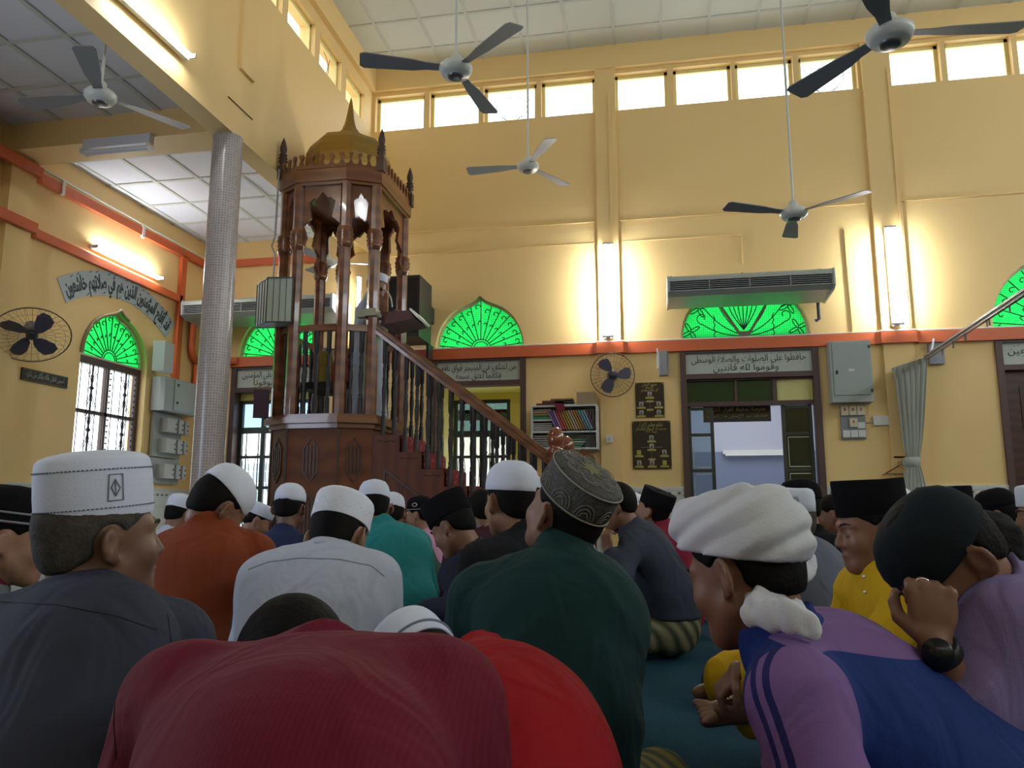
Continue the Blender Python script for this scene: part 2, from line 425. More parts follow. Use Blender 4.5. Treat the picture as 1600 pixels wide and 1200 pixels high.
# green arched fanlights: pane + wrought iron grille
def arc_pts(c, r, a0, a1, fn, w, n=10): return [fn(c[0]+r*math.cos(a0+(a1-a0)*i/n), c[1]+r*math.sin(a0+(a1-a0)*i/n), w) for i in range(n+1)]
def fanlight(idx, cx, base, hw, h, fn, kind):
    e = empty('window_%d' % idx, fn(cx, base, .05)); e['kind'] = 'structure'
    mb = MB(); mb.prism(ogee(cx, base, hw, h, inset=.0), fn, .10, .108)
    mb.go('pane', GREEN, e)
    fr = plate(ogee(cx, base, hw, h), [ogee(cx, base+.02, hw-.03, h-.06)], .03, lambda u, v, w: fn(u, v, w+.07)); fr.go('window_frame', M('fanlight_rim', (0.62, 0.60, 0.42), .5), e)
    g = MB(); W = .085; r = .0065
    out = ogee(cx, base, hw-.02, h-.04)
    def edge(a):      # distance from the foot centre to the outline in direction a
        dx, dy = math.cos(a), math.sin(a); best = .3
        for i in range(len(out)-1):
            (x1, y1), (x2, y2) = out[i], out[i+1]
            x1 -= cx; x2 -= cx; y1 -= base+.01; y2 -= base+.01
            den = dx*(y2-y1)-dy*(x2-x1)
            if abs(den) < 1e-9: continue
            t = (x1*(y2-y1)-y1*(x2-x1))/den; s = (x1*dy-y1*dx)/den
            if t > 0 and -1e-6 <= s <= 1+1e-6: best = max(best, t) if best == .3 else min(best, t)
        return best
    o = (cx, base+.01)
    if kind == 'sun':
        g.tube(arc_pts(o, .13*hw/.57, 0, PI, fn, W), r, 5); g.tube(arc_pts(o, .10*hw/.57, 0, PI, fn, W), r, 5)
        N = 13
        for i in range(N):
            a = PI*(i+.5)/N; e1 = edge(a)
            g.tube([fn(o[0]+.13*math.cos(a), o[1]+.13*math.sin(a), W), fn(o[0]+e1*math.cos(a), o[1]+e1*math.sin(a), W)], r, 5)
            a2 = PI*(i+1)/N if i < N-1 else a
            for rr in (.55,):
                p = [(o[0]+edge(aa)*rr*math.cos(aa)*(1+.10*math.sin(PI*k/6)), o[1]+edge(aa)*rr*math.sin(aa)*(1+.10*math.sin(PI*k/6))) for k in range(7) for aa in [a+(a2-a)*k/6]]
                g.tube([fn(x, y, W) for x, y in p], r, 5)
            # curl at the outer end
            ec = edge(a)*.86; c2 = (o[0]+ec*math.cos(a+.085), o[1]+ec*math.sin(a+.085))
            rad = .042
            g.tube([fn(c2[0]+rad*(1-k/16)*math.cos(a-1.4+k*.38), c2[1]+rad*(1-k/16)*math.sin(a-1.4+k*.38), W) for k in range(13)], r, 5)
    else:
        for i in range(7):      # shell in the middle
            t = (i-3)/3
            g.tube([fn(o[0]+t*.17*math.sin(PI*min(1, k/10*.62)), o[1]+.12+.46*k/10, W) for k in range(11)], r, 5)
        g.tube([fn(o[0]-.30+.06*k, o[1]+.42+.02*(k % 2)+.04*math.sin(PI*k/10), W) for k in range(11)], r, 5)
        for s in (-1, 1):
            for (a, L, cr) in ((R(12), .50, .08), (R(32), .56, .085), (R(52), .60, .08)):      # long sprays ending in spirals
                p = [(o[0]+s*(L*k/10)*math.cos(a-.25+.35*k/10), o[1]+.05+(L*k/10)*math.sin(a-.25+.35*k/10)) for k in range(11)]
                x, y = p[-1]; cx2, cy2 = x, y+cr
                p += [(cx2+s*cr*(1-k/18)*math.sin(k*.42), cy2-cr*(1-k/18)*math.cos(k*.42)) for k in range(1, 14)]
                g.tube([fn(q[0], q[1], W) for q in p], r, 5)
            for (fx, fy) in ((.62, .12), (.52, .40), (.34, .60)):      # four petalled flowers
                for q in range(4):
                    a = q*PI/2+.5; cc = (o[0]+s*fx*hw/.745+.06*math.cos(a), o[1]+fy*h/.82+.06*math.sin(a))
                    g.tube([fn(cc[0]+.06*math.cos(t)*math.cos(a)-.02*math.sin(t)*math.sin(a), cc[1]+.06*math.cos(t)*math.sin(a)+.02*math.sin(t)*math.cos(a), W) for t in [j*PI/5 for j in range(11)]], r, 5)
            g.tube([fn(o[0]+s*(.33+.02*(k % 2)), o[1]+.03+.04*k, W) for k in range(8)], r, 5)
    g.go('grille', black_iron, e)
    if kind == 'big':
        b = MB()
        for s in (-1, 1): b.bar(fn(o[0]+s*.03, o[1]+.02, .04), fn(o[0]+s*.45, o[1]+.72, .04), .03, .03, (0, 1, 0))
        b.mm(fn(cx-.05, base, .03), fn(cx+.05, base+.10, .06)); b.go('support_bar', M('brown_steel', (.20, .15, .10), .5), e)
    # the beam of the roof outside, seen as a darker band through the glass
for i, (c, hw, h) in enumerate(ARCHES): fanlight(30+i, c, BAND1, hw, h, FARFN, 'sun' if i < 2 or i == 3 else 'big')
mb = MB(); mb.mm((-6.5, 9.75, BAND1+.38), (6, 9.8, BAND1+.46)); mb.go('trim_8', M('outside_beam', (.25, .25, .22), .7), kind='structure')

# orange trunking with a white cable on top
def trunk(name, path, label, ht=.12, dp=.05, up=(0, 0, 1)):
    mb = MB()
    for a, b in zip(path[:-1], path[1:]): mb.bar(a, b, dp, ht, up)
    t = mb.go(name, orange, kind='structure')
    return t
zc = (BAND0+BAND1)/2; yb = YF-.028; yp = YF-.080
mb = MB()
xs = [(-3.93, yb), (-.70, yb), (-.66, yp), (-.36, yp), (-.32, yb), (2.52, yb), (2.56, yp), (2.92, yp), (2.96, yb), (5.4, yb), (XR, yb)]
for (xa, ya), (xb, y2) in zip(xs[:-1], xs[1:]): mb.bar((xa-.01, ya, zc), (xb+.01, y2, zc), .055, BAND1-BAND0)
mb.bar((XL, yb, zc), (-4.24, yb, zc), .055, BAND1-BAND0)
mb.cur = 1
mb.tube([(x, y-.01, BAND1+.012) for x, y in xs], .011, 6)
mb.go('trim_9', [orange, whitep], kind='structure')
mb = MB()      # aisle wall: two long runs, the upright between them and the bent one by the corner
xo = XL+.03
mb.bar((xo, 6.3, 4.03), (xo, YF-.05, 4.06), .05, .10); mb.bar((xo, 6.3, 3.46), (xo, 8.86, 3.44), .05, .09)
for zz in (4.03, 3.46): mb.bar((xo+.10, YB, zz), (xo+.10, 6.32, zz), .05, .10); mb.bar((xo+.10, 6.30, zz), (xo, 6.42, zz), .05, .10)
mb.bar((xo, 8.86, 4.03), (xo, 8.86, 1.5), .05, .10, (0, 1, 0))
mb.bar((XL, YF-.03, 4.06), (-4.3, YF-.03, 4.06), .05, .10)
mb.tube([(xo+.02, 9.28, 2.2), (xo+.02, 9.28, 2.66)], .05, 8)
mb.tube([(xo+.03, 9.12, 3.42), (xo+.03, 9.12, 2.85), (xo+.03, 9.16, 2.76), (xo+.03, 9.25, 2.70), (xo+.10, YF-.06, 2.70), (XL+.6, YF-.06, 2.70)], .045, 8)
mb.cur = 1; mb.tube([(xo+.02, YB, 4.12), (xo+.02, YF-.1, 4.13)], .010, 5)
for y in (5.0, 6.7, 8.0): mb.mm((xo, y-.02, 3.97), (xo+.035, y+.02, 4.12))
mb.go('trim_10', [orange, whitep], kind='structure')
# surface conduits on the far wall
mb = MB(); yc = YF-.008
P = lambda x, y: (at(x, y, YF).x, yc, at(x, y, YF).z)
mb.tube([P(600, 366), P(800, 355), P(929, 347)], .010, 5); mb.tube([P(965, 345), P(1150, 333), P(1350, 318)], .010, 5); mb.tube([P(1402, 315), P(1600, 301)], .010, 5)
mb.tube([P(600, 402), P(800, 388), P(929, 380)], .007, 5); mb.tube([P(965, 378), P(1158, 367), P(1160, 412)], .007, 5)
mb.mm((at(950, 95, YF).x-.012, YF-.065, 2.8), (at(950, 95, YF).x+.012, YF-.048, 6.0))
mb.mm((at(1400, 297, YF).x-.012, YF-.065, 2.8), (at(1400, 297, YF).x+.010, YF-.048, 6.0))
mb.bar(P(1320, 360), P(1334, 522), .03, .02, (0, 1, 0))
mb.go('trim_11', wallm, kind='structure')

# tiled dado
tile = brick_mat('white_wall_tile', (0.66, 0.70, 0.67), (0.5, 0.52, 0.5), .2, .25, .25, .004, 0, (PI/2, 0, 0))
darkdeco = M('dark_tile_motif', (.10, .08, .10), .4)
def dado(name, segs, z=1.03):
    mb = MB()
    for (x0, x1) in segs:
        mb.cur = 0; mb.mm((x0, YF-.02, 0), (x1, YF, z)); mb.cur = 1
        n = int((x1-x0)/.10)
        for k in range(n):
            cx = x0+(k+.5)*(x1-x0)/n; zz = z-.075
            mb.prism([(cx-.03, zz), (cx, zz+.016), (cx+.03, zz), (cx, zz-.016)], lambda u, v, w: (u, YF-.02-w, v), 0, .002)
        mb.mm((x0, YF-.022, z-.052), (x1, YF-.02, z-.048)); mb.mm((x0, YF-.022, z-.102), (x1, YF-.02, z-.098))
    mb.go(name, [tile, darkdeco], kind='structure')
dado('baseboard_far', [(-4.33, -2.76), (-1.55, -.64), (-.38, .31), (1.88, 2.58), (2.90, 3.75), (5.32, 5.5), (5.8, XR)])
mb = MB(); mb.mm((XL, YB, 0), (XL+.02, YF, 1.02)); mb.cur = 1
for k in range(60): mb.prism([(4+k*.09-.03, .945), (4+k*.09, .96), (4+k*.09+.03, .945), (4+k*.09, .93)], lambda u, v, w: (XL+.02+w, u, v), 0, .002)
mb.go('baseboard_left', [brick_mat('white_wall_tile_side', (0.66, 0.70, 0.67), (0.5, 0.52, 0.5), .2, .25, .25, .004, 0, (PI/2, 0, PI/2)), darkdeco], kind='structure')

# ------------------------------------------------------------------ doors of the far wall
panelm = M('pale_green_panel', (0.47, 0.52, 0.46), 0.45)
ink = M('black_lettering', (0.02, 0.02, 0.02), 0.5)
def door_frame(n, a, b, lines, widths):
    e = empty('door_%d' % n, (a, YF, 0)); e['kind'] = 'structure'
    f = MB(); y0, y1 = YF-.03, YF+.12
    f.mm((a, y0, 0), (a+.07, y1, BAND0)); f.mm((b-.07, y0, 0), (b, y1, BAND0)); f.mm((a+.07, y0, 2.60), (b-.07, y1, BAND0)); f.mm((a+.07, y0, 2.29), (b-.07, y1, 2.35))
    f.go('door_frame', wood_dk, e)
    p = MB(); p.mm((a+.07, YF+.005, 2.35), (b-.07, YF+.03, 2.60)); pn = p.go('text_panel', panelm, e)
    t = MB()
    for (s, zz, cxo, wd) in lines:
        text_mb(s, .105, .003, lambda u, v, w: ((a+b)/2+cxo+u, YF+.005-w, zz+v), t, width=wd, marks=True)
    t.go('lettering', ink, pn)
    return e
d1 = door_frame(1, *DOORS[0], [('إن الصلاة كانت على المؤمنين', 2.49, .02, .92), ('كتابا موقوتا', 2.385, 0, .55)], None)
d2 = door_frame(2, *DOORS[1], [('من اعتكف في المسجد فواق ناقة', 2.49, 0, .95), ('فكأنما أعتق نسمة', 2.385, 0, .58)], None)
d3 = door_frame(3, *DOORS[2], [('حافظوا على الصلوات والصلاة الوسطى', 2.49, 0, 1.30), ('وقوموا لله قانتين', 2.385, -.03, .74)], None)
d4 = door_frame(4, *DOORS[3], [('وإنها لكبيرة إلا على الخاشعين', 2.475, 0, 1.30)], None)
# dark louvre glass material
dglass = glass_mat('smoked_glass', (.25, .33, .30), .18)
bluegl = glass_mat('bluish_glass', (.55, .66, .75), .10)
def barred_door(e, x0, x1, z1, y, ncol, bars, mat=GLASS, topmat=dglass, ztop=1.83):
    f = MB(); fw = .045
    f.mm((x0, y, 0), (x0+fw, y+.05, z1)); f.mm((x1-fw, y, 0), (x1, y+.05, z1)); f.mm((x0+fw, y, z1-fw), (x1-fw, y+.05, z1)); f.mm((x0+fw, y, ztop-.04), (x1-fw, y+.05, ztop+.04))
    for k in range(1, ncol):
        xx = x0+(x1-x0)*k/ncol; f.mm((xx-.03, y+.005, 0), (xx+.03, y+.045, z1-fw))
    for z in (.35, .75, 1.05, 1.45): f.mm((x0+fw, y+.01, z-.018), (x1-fw, y+.04, z+.018))
    f.go('barred_leaf', M('dark_green_door_paint', (.03, .05, .045), .4), e)
    g = MB(); g.mm((x0+fw, y+.02, ztop+.04), (x1-fw, y+.026, z1-fw)); g.go('upper_pane', topmat, e)
    g = MB()
    for k in range(bars):
        xx = x0+(x1-x0)*(k+.5)/bars; g.tube([(xx, y+.06, .05), (xx, y+.06, ztop)], .008, 5)
        g.tube([(xx+.05*math.sin(t), y+.06, 1.25+.25*math.cos(t)) for t in [j*PI/6 for j in range(13)]], .005, 5)
    g.go('bars', black_iron, e)
# door 2: yellow reveal, then a barred double door onto the open
mb = MB(); mb.mm((-2.69, YF+.12, 0), (-2.62, YF+.6, 2.34)); mb.mm((-1.62, YF+.12, 0), (-1.55, YF+.6, 2.34)); mb.mm((-2.69, YF+.12, 2.29), (-1.55, YF+.6, 2.40))
mb.mm((-2.69, YF+.6, 2.20), (-1.50, YF+.65, 2.42)); mb.mm((-1.86, YF+.6, 0), (-1.50, YF+.65, 2.20)); mb.mm((-2.75, YF+.6, 0), (-2.62, YF+.65, 2.2))
mb.go('trim_12', yellow_rev, kind='structure')
barred_door(d2, -2.62, -1.86, 2.20, YF+.6, 2, 4, ztop=1.75)
mb = MB(); mb.mm((-3.6, 11.6, 0), (-.6, 11.7, 1.9)); mb.go('wall_outside', M('outside_bright_wall', (.80, .86, .92), .7), kind='structure')
mb = MB(); mb.mm((-3.7, 11.0, 2.15), (-.5, 11.9, 2.2)); mb.mm((-3.7, 11.0, 2.05), (-.5, 11.04, 2.2)); mb.go('trim_13', M('porch_roof', (.16, .2, .19), .6), kind='structure')
# door 1: yellow lintel and bluish barred leaves
mb = MB(); mb.mm((-5.43, YF+.12, 2.20), (-4.40, YF+.2, 2.29)); mb.go('trim_14', yellow_rev, kind='structure')
barred_door(d1, -5.43, -4.40, 2.20, YF+.12, 3, 6, bluegl, bluegl, 1.80)
mb = MB(); mb.mm((-7.4, 12.4, 0), (-3.8, 12.5, 1.55)); mb.cur = 1
for k in range(7): mb.mm((-7.4, 12.36, .2+k*.2), (-3.8, 12.4, .23+k*.2))
mb.go('wall_outside_left', [M('outside_bluish_wall', (.42, .55, .72), .7), whitep], kind='structure')
# door 3: glazed sliding leaves half open, transom with dark green glass, blue annexe room behind
x0, x1 = .38, 1.81; T0, T1 = 2.02, 2.29
f = MB(); yy = YF+.03
f.mm((x0, yy, T0-.05), (x1, yy+.08, T0)); f.mm((.93, yy+.01, T0), (.96, yy+.07, T1)); f.mm((1.36, yy+.01, T0), (1.41, yy+.07, T1)); f.mm((x0, yy, T1-.02), (x1, yy+.08, T1))
f.go('transom_frame', wood_dk, d3)
g = MB(); g.mm((x0, yy+.04, T0), (.93, yy+.046, T1-.02)); g.mm((.96, yy+.04, T0), (1.36, yy+.046, T1-.02)); g.go('transom_pane', M('dark_green_glass', (.005, .045, .015), .08), d3)
g = MB(); g.mm((1.41, yy+.04, T0), (x1, yy+.046, T1-.02)); g.go('transom_panel', M('pale_yellow_board', (.70, .66, .26), .5), d3)
def slide(a, b, y, pane, nm):
    f = MB(); f.mm((a, y, 0), (a+.04, y+.035, T0-.05)); f.mm((b-.04, y, 0), (b, y+.035, T0-.05))
    for z in (.02, .45, .78, 1.20, 1.62, T0-.09): f.mm((a+.04, y+.004, z), (b-.04, y+.03, z+.035))
    f.cur = 1
    for z in (.49, .82, 1.24): f.mm((a+.055, y-.004, z+.01), (a+.062, y+.002, z+.36)); f.mm((a+.055, y-.004, z+.01), (b-.05, y+.002, z+.02)); f.mm((a+.055, y-.004, z+.35), (b-.05, y+.002, z+.36))
    f.go('sliding_leaf', [M('dark_olive_frame', (.035, .045, .03), .4), M('pale_gasket', (.55, .6, .5), .5)], d3)
    g = MB(); g.mm((a+.04, y+.015, 0.05), (b-.04, y+.02, T0-.09)); g.go('leaf_pane', pane, d3)
slide(x0, .68, YF+.08, glass_mat('pale_blue_glass', (.62, .72, .78), .08), 0)
slide(1.45, 1.79, YF+.08, M('dark_reflecting_glass', (.012, .025, .015), .05), 0)
# annexe room behind door 3
bl = M('pale_blue_wall', (.52, .55, .66), .6)
mb = MB(); mb.mm((-.5, 12.6, .98), (3.0, 12.7, 2.8)); mb.cur = 1; mb.mm((-.5, 12.59, .98), (3.0, 12.6, 1.66)); mb.cur = 0; mb.mm((-.6, YF+.2, 0), (-.5, 12.7, 2.8)); mb.mm((3.0, YF+.2, 0), (3.1, 12.7, 2.8)); mb.go('wall_annexe', [bl, M('grey_blue_wall', (.22, .27, .40), .6)], kind='structure')
mb = MB(); mb.mm((-.5, 12.59, 0), (3.0, 12.6, .98)); mb.go('baseboard_annexe', tile, kind='structure')
mb = MB(); mb.mm((-.6, YF+.2, 2.8), (3.1, 12.7, 2.85)); mb.go('ceiling_annexe', whitep, kind='structure')
mb = MB(); mb.mm((-.6, YF+.2, -.1), (3.1, 12.7, 0)); mb.go('floor_annexe', M('pale_floor_tile', (.5, .5, .52), .3), kind='structure')
area('annexe_daylight', (1.2, 11.0, 2.75), (0, 0, 0), 2.5, 2.0, 27, (.92, .95, 1.0))
e = empty('fluorescent_lamp', (1.75, 12.5, 1.7), 'unlit white tube lamp on the blue wall of the annexe', 'lamp')
mb = MB(); mb.mm((1.02, 12.52, 1.62), (2.0, 12.59, 1.68)); mb.go('housing', whitep, e)
mb = MB(); mb.tube([(1.05, 12.50, 1.60), (1.97, 12.50, 1.60)], .016, 8); mb.go('tube', M('unlit_tube', (.85, .87, .9), .3), e)
# black sign hanging in the annexe doorway
e = empty('hanging_sign', (1.1, YF+.30, 1.70), 'long black sign with two lines of gold lettering hung inside the middle doorway', 'sign')
a0 = at(1098, 626, YF+.3); a1 = at(1205, 658, YF+.3)
mb = MB(); mb.mm((a0.x, YF+.30, a1.z), (a1.x, YF+.32, a0.z)); mb.go('board', M('black_board', (.01, .01, .012), .25), e)
gold = M('gold_lettering', (.42, .34, .10), .45)
t = MB(); c = (a0.x+a1.x)/2
text_mb('الرجاء', .04, .002, lambda u, v, w: (c+u, YF+.30-w, a0.z-.05+v), t, width=.16)
text_mb('مدرسة تحفيظ القرآن الكريم', .07, .002, lambda u, v, w: (c+u, YF+.30-w, a0.z-.135+v), t, width=.66)
text_mb('مسجد نور الإيمان دار العلوم', .05, .002, lambda u, v, w: (c+u, YF+.30-w, a0.z-.21+v), t, width=.70)
t.go('lettering', gold, e)
# door 4: dark panelled wooden leaf
f = MB(); f.mm((3.82, YF+.05, 0), (5.25, YF+.10, 2.29))
f.cur = 1
for (u0, u1) in ((3.98, 4.44), (4.62, 5.08)):
    for (v0, v1) in ((.25, 1.0), (1.15, 1.55), (1.65, 2.12)): f.mm((u0, YF+.04, v0), (u1, YF+.05, v1))
f.go('door_leaf', [M('dark_red_wood', (.075, .028, .02), .35, wave=(3, (.05, .018, .014), 'Z', 6)), M('dark_red_wood_panel', (.06, .022, .017), .3)], d4)

# ------------------------------------------------------------------ aisle window
e = empty('window_40', (XL-.1, 7.775, .95)); e['kind'] = 'structure'
SFN = lambda u, v, w: (XL-w, u, v)
f = MB(); a, b = LW
for (u0, v0, u1, v1) in ((a, .95, a+.06, 2.42), (b-.06, .95, b, 2.42), (a+.06, 2.34, b-.06, 2.42), (a+.06, .95, b-.06, 1.0), (a+.06, 1.80, b-.06, 1.84), (a+.06, 1.30, b-.06, 1.34), (7.76, 1.0, 7.80, 2.34)):
    f.mm(SFN(u0, v0, .08), SFN(u1, v1, .14))
f.go('window_frame', wood_dk, e)
g = MB(); g.mm(SFN(a+.06, 1.0, .12), SFN(b-.06, 2.34, .125)); g.go('pane', GLASS, e)
g = MB()
for k in range(8):
    yy = a+.10+k*(b-a-.2)/7; g.tube([SFN(yy, 1.0, .06), SFN(yy, 2.34, .06)], .005, 5)
for cy in (7.50, 8.05):
    for cz in (1.62, 2.08, 1.15):
        g.lathe([(0, -.04), (.03, 0), (0, .04)], SFN(cy, cz, .06), 6)
        for s in (-1, 1):
            for q in (-1, 1):
                for sp in (.35, .7): g.tube([SFN(cy, cz+q*.03, .06), SFN(cy+s*sp*.05, cz+q*.12, .06), SFN(cy+s*sp*.14, cz+q*.20, .06)], .004, 5)
    g.tube([SFN(cy, 1.0, .06), SFN(cy, 2.34, .06)], .011, 6)
for k in range(20):
    for yy in (7.78, 8.2): g.lathe([(.004, 0), (.014, .012), (.004, .024)], SFN(yy, 1.02+k*.066, .05), 6)
g.go('grille', M('dark_steel_grille', (.05, .05, .06), .45, .5), e)
# arched rim and green light above
fanlight(41, 7.775, 2.42, .555, .60, SFN, 'sun')
mb = MB(); q = ogee(7.775, 2.42, .555, .60)
pts = [(XL+.012, u, v) for u, v in q[8:]]
mb.tube(pts, .022, 6); mb.go('trim_15', M('olive_rim', (.30, .24, .12), .6), kind='structure')

# ------------------------------------------------------------------ tiled column
def mosaic():
    m = bpy.data.materials.new('mosaic_tile'); m.use_nodes = True; nt = m.node_tree; b = nt.nodes['Principled BSDF']; b.inputs['Roughness'].default_value = .25
    uv = nt.nodes.new('ShaderNodeUVMap'); br = nt.nodes.new('ShaderNodeTexBrick'); br.offset = 0
    br.inputs['Color1'].default_value = (.30, .265, .26, 1); br.inputs['Color2'].default_value = (.38, .33, .33, 1); br.inputs['Mortar'].default_value = (.50, .46, .44, 1)
    br.inputs['Scale'].default_value = 1; br.inputs['Brick Width'].default_value = .024; br.inputs['Row Height'].default_value = .024; br.inputs['Mortar Size'].default_value = .0025
    nt.links.new(uv.outputs[0], br.inputs['Vector']); nt.links.new(br.outputs['Color'], b.inputs['Base Color'])
    bp = nt.nodes.new('ShaderNodeBump'); bp.inputs['Strength'].default_value = .6; bp.inputs['Distance'].default_value = .003
    nt.links.new(br.outputs['Fac'], bp.inputs['Height']); bp.invert = True; nt.links.new(bp.outputs[0], b.inputs['Normal'])
    return m
CR = .132
def column(cx, cy):
    n = 48; vs = []; fs = []
    for z in (0, HB+.002):
        for k in range(n+1):
            a = 2*PI*k/n; vs.append((cx+CR*math.cos(a), cy+CR*math.sin(a), z))
    for k in range(n): fs.append((k, k+1, n+1+k+1, n+1+k))
    me = bpy.data.meshes.new('column'); me.from_pydata(vs, [], fs); ul = me.uv_layers.new(name='UVMap')
    for p in me.polygons:
        p.use_smooth = True
        for li in p.loop_indices:
            v = me.loops[li].vertex_index; ul.data[li].uv = ((v % (n+1))*2*PI*CR/n, vs[v][2])
    me.materials.append(MATMOS)
    o = bpy.data.objects.new('column', me); COL.objects.link(o)
    setp(o, 'round column clad in small grey-brown mosaic tiles, holding the beam at left', 'column')
    return o
MATMOS = mosaic()
column(-3.76, 6.12)

# ------------------------------------------------------------------ fluorescent lamps
TUBE = M('lit_tube', (1, 1, 1), .5, emit=((.93, .965, 1.0), 66))
def tube_lamp(p0, p1, out, label, group=None, two=False, name='fluorescent_lamp'):
    """p0, p1 ends of the tube; out = unit vector away from the wall"""
    p0 = Vector(p0); p1 = Vector(p1); o = Vector(out)
    e = empty(name, (p0+p1)/2-o*.05, label, 'lamp', group)
    d = (p1-p0).normalized()
    mb = MB(); mb.bar(p0-d*.03-o*.045, p1+d*.03-o*.045, .05, .04, o); mb.go('housing', whitep, e)
    for s, p in ((-1, p0), (1, p1)):
        mb = MB(); mb.bar(p+d*s*.012, p+d*s*.028, .035, .075, o); mb.go('end_cap', M('lamp_cap_grey', (.35, .36, .36), .5), e)
    mb = MB(); mb.tube([p0, p1], .0145, 10); mb.go('tube', TUBE, e)
    return e
def twin_lamp(p0, p1, label):
    p0 = Vector(p0); p1 = Vector(p1); d = (p1-p0).normalized(); o = Vector((0, -1, 0))
    e = empty('fluorescent_lamp', (p0+p1)/2-o*.06, label, 'lamp')
    mb = MB(); mb.bar(p0-d*.03-o*.055, p1+d*.03-o*.055, .10, .012, o); mb.bar(p0-d*.03-o*.085, p1+d*.03-o*.085, .05, .05, o); mb.go('housing', whitep, e)
    for p in (p0-d*.02, p1+d*.02):
        mb = MB(); mb.bar(p-d*.012, p+d*.012, .13, .022, o); mb.bar(p-d*.012-o*.03, p+d*.012-o*.03, .05, .05, o); mb.go('end_cap', M('lamp_cap_grey', (.35, .36, .36), .5), e)
    for s in (-1, 1):
        mb = MB(); mb.tube([p0+Vector((s*.038, 0, 0)), p1+Vector((s*.038, 0, 0))], .016, 10); mb.go('tube', TUBE, e)
    return e
def walltube(px, py0, py1, side='far', dy=.17):
    a = at(px[0], py0, YF-dy); b = at(px[1], py1, YF-dy); return (a.x, YF-dy, a.z), (b.x, YF-dy, b.z)
p = walltube((950, 950), 383, 523); twin_lamp(p[0], p[1], 'lit vertical tube lamp on the pilaster left of the long air conditioner')
p = walltube((1389, 1405), 357, 503); p = ((p[1][0]*.5+p[0][0]*.5, p[0][1], p[0][2]), (p[1][0]*.5+p[0][0]*.5, p[1][1], p[1][2]))
twin_lamp(p[0], p[1], 'lit vertical tube lamp on the pilaster right of the long air conditioner')
p = walltube((560, 560), 412, 470, dy=.12); a = at(562, 410, 9.25); tube_lamp((at(560, 440, 9.25).x, 9.25, 3.72), (at(560, 440, 9.25).x, 9.25, 3.0), (0, -1, 0), 'lit vertical tube lamp behind the preacher in the pulpit')
a = atx(150, 386, XL+.07); b = atx(250, 434, XL+.07)
tube_lamp(a, b, (1, 0, 0), 'lit tube lamp on the aisle wall above the curved calligraphy')
a = atx(297, 86, XN+.09); b = atx(190, -14, XN+.09)
tube_lamp(a, b, (1, 0, 0), 'lit tube lamp along the big beam, top left')
# lamp on the cross beam, unlit, with two bare tubes
e = empty('fluorescent_lamp', (-4.75, 6.02, 4.0), 'unlit twin tube lamp with white housing under the cross beam', 'lamp')
mb = MB(); mb.mm((-5.08, 5.90, 4.02), (-4.40, 5.97, 4.11)); mb.go('housing', M('lamp_white', (.70, .72, .82), .4), e)
for k in (0, 1):
    mb = MB(); mb.tube([(-5.05, 5.90+k*.05, 3.985), (-4.43, 5.90+k*.05, 3.985)], .014, 8); mb.go('tube', M('unlit_tube2', (.8, .82, .9), .2), e)
for x in (-5.075, -4.405):
    mb = MB(); mb.mm((x-.012, 5.88, 3.965), (x+.012, 5.97, 4.02)); mb.go('end_cap', whitep, e)

# ================================================================== THE PULPIT
wood = M('varnished_brown_wood', (.20, .075, .028), .28, coat=.3, wave=(2.2, (.13, .045, .018), 'Z', 5), bump=(40, .05))
woodr = M('reddish_brown_wood', (.14, .04, .018), .5, spec=.3, wave=(2.5, (.10, .03, .016), 'X', 6))
woodd = M('carved_dark_wood', (.06, .028, .02), .45)
balm = M('black_turned_wood', (.012, .010, .012), .45)
brass = M('old_gold_dome', (.30, .18, .035), .38, .55, bump=(12, .15))
Y0, Y1 = 6.88, 7.72
PL = [(-3.54, Y0), (-3.34, Y0-.13), (-2.86, Y0-.13), (-2.61, Y0), (-2.61, Y1), (-2.86, Y1+.13), (-3.34, Y1+.13), (-3.54, Y1)]
PC = (-3.08, 7.30)
def grow(poly, d):
    out = []
    n = len(poly)
    for i in range(n):
        a, b, c = Vector(poly[i-1]), Vector(poly[i]), Vector(poly[(i+1) % n])
        n1 = Vector(((b-a).y, -(b-a).x)).normalized(); n2 = Vector(((c-b).y, -(c-b).x)).normalized()
        m = (n1+n2); m = m/m.length_squared*2 if m.length > 1e-6 else n1
        out.append(tuple(b+m*d))
    return out
XY = lambda u, v, w: (u, v, w)
PULPIT = empty('minbar', (PC[0], PC[1], 0), 'tall carved wooden pulpit with gold ogee dome, slender columns and a railed staircase', 'pulpit')
DK = 1.63
mb = MB(); mb.prism(grow(PL, .04), XY, 0, 1.50)
mb.cur = 1
def facefn(a, b):
    a = Vector(a); b = Vector(b); d = (b-a).normalized(); nrm = Vector((d.y, -d.x))
    return lambda u, v, w: (a.x+d.x*u+nrm.x*w, a.y+d.y*u+nrm.y*w, v), (b-a).length
G = grow(PL, .04)
for i in (0, 1, 2, 7):
    fn, L = facefn(G[i], G[(i+1) % 8]); c = L/2; hw = min(.075, L*.3)
    for (zb, zt) in ((1.00, 1.42), (.45, .90)):
        for (q, w0) in ((0, .006), (.014, .010)):
            pass
        o = [(c-hw, zb+.10), (c, zb), (c+hw, zb+.10), (c+hw, zt-.10), (c, zt), (c-hw, zt-.10)]
        inn = [(c+(x-c)*.82, (z-(zb+zt)/2)*.93+(zb+zt)/2) for x, z in o]
        pm = plate(o, [inn], .008, lambda u, v, w: fn(u, v, w)); mb.add(pm.v, pm.f)
        for k in (-1, 0, 1): mb.prism([(c+k*hw*.45-.008, zb+.08), (c+k*hw*.45+.008, zb+.08), (c+k*hw*.45+.008, zt-.08), (c+k*hw*.45-.008, zt-.08)], fn, 0, .008)
    mb.prism([(0, 0), (.02, 0), (.02, 1.5), (0, 1.5)], fn, 0, .006)
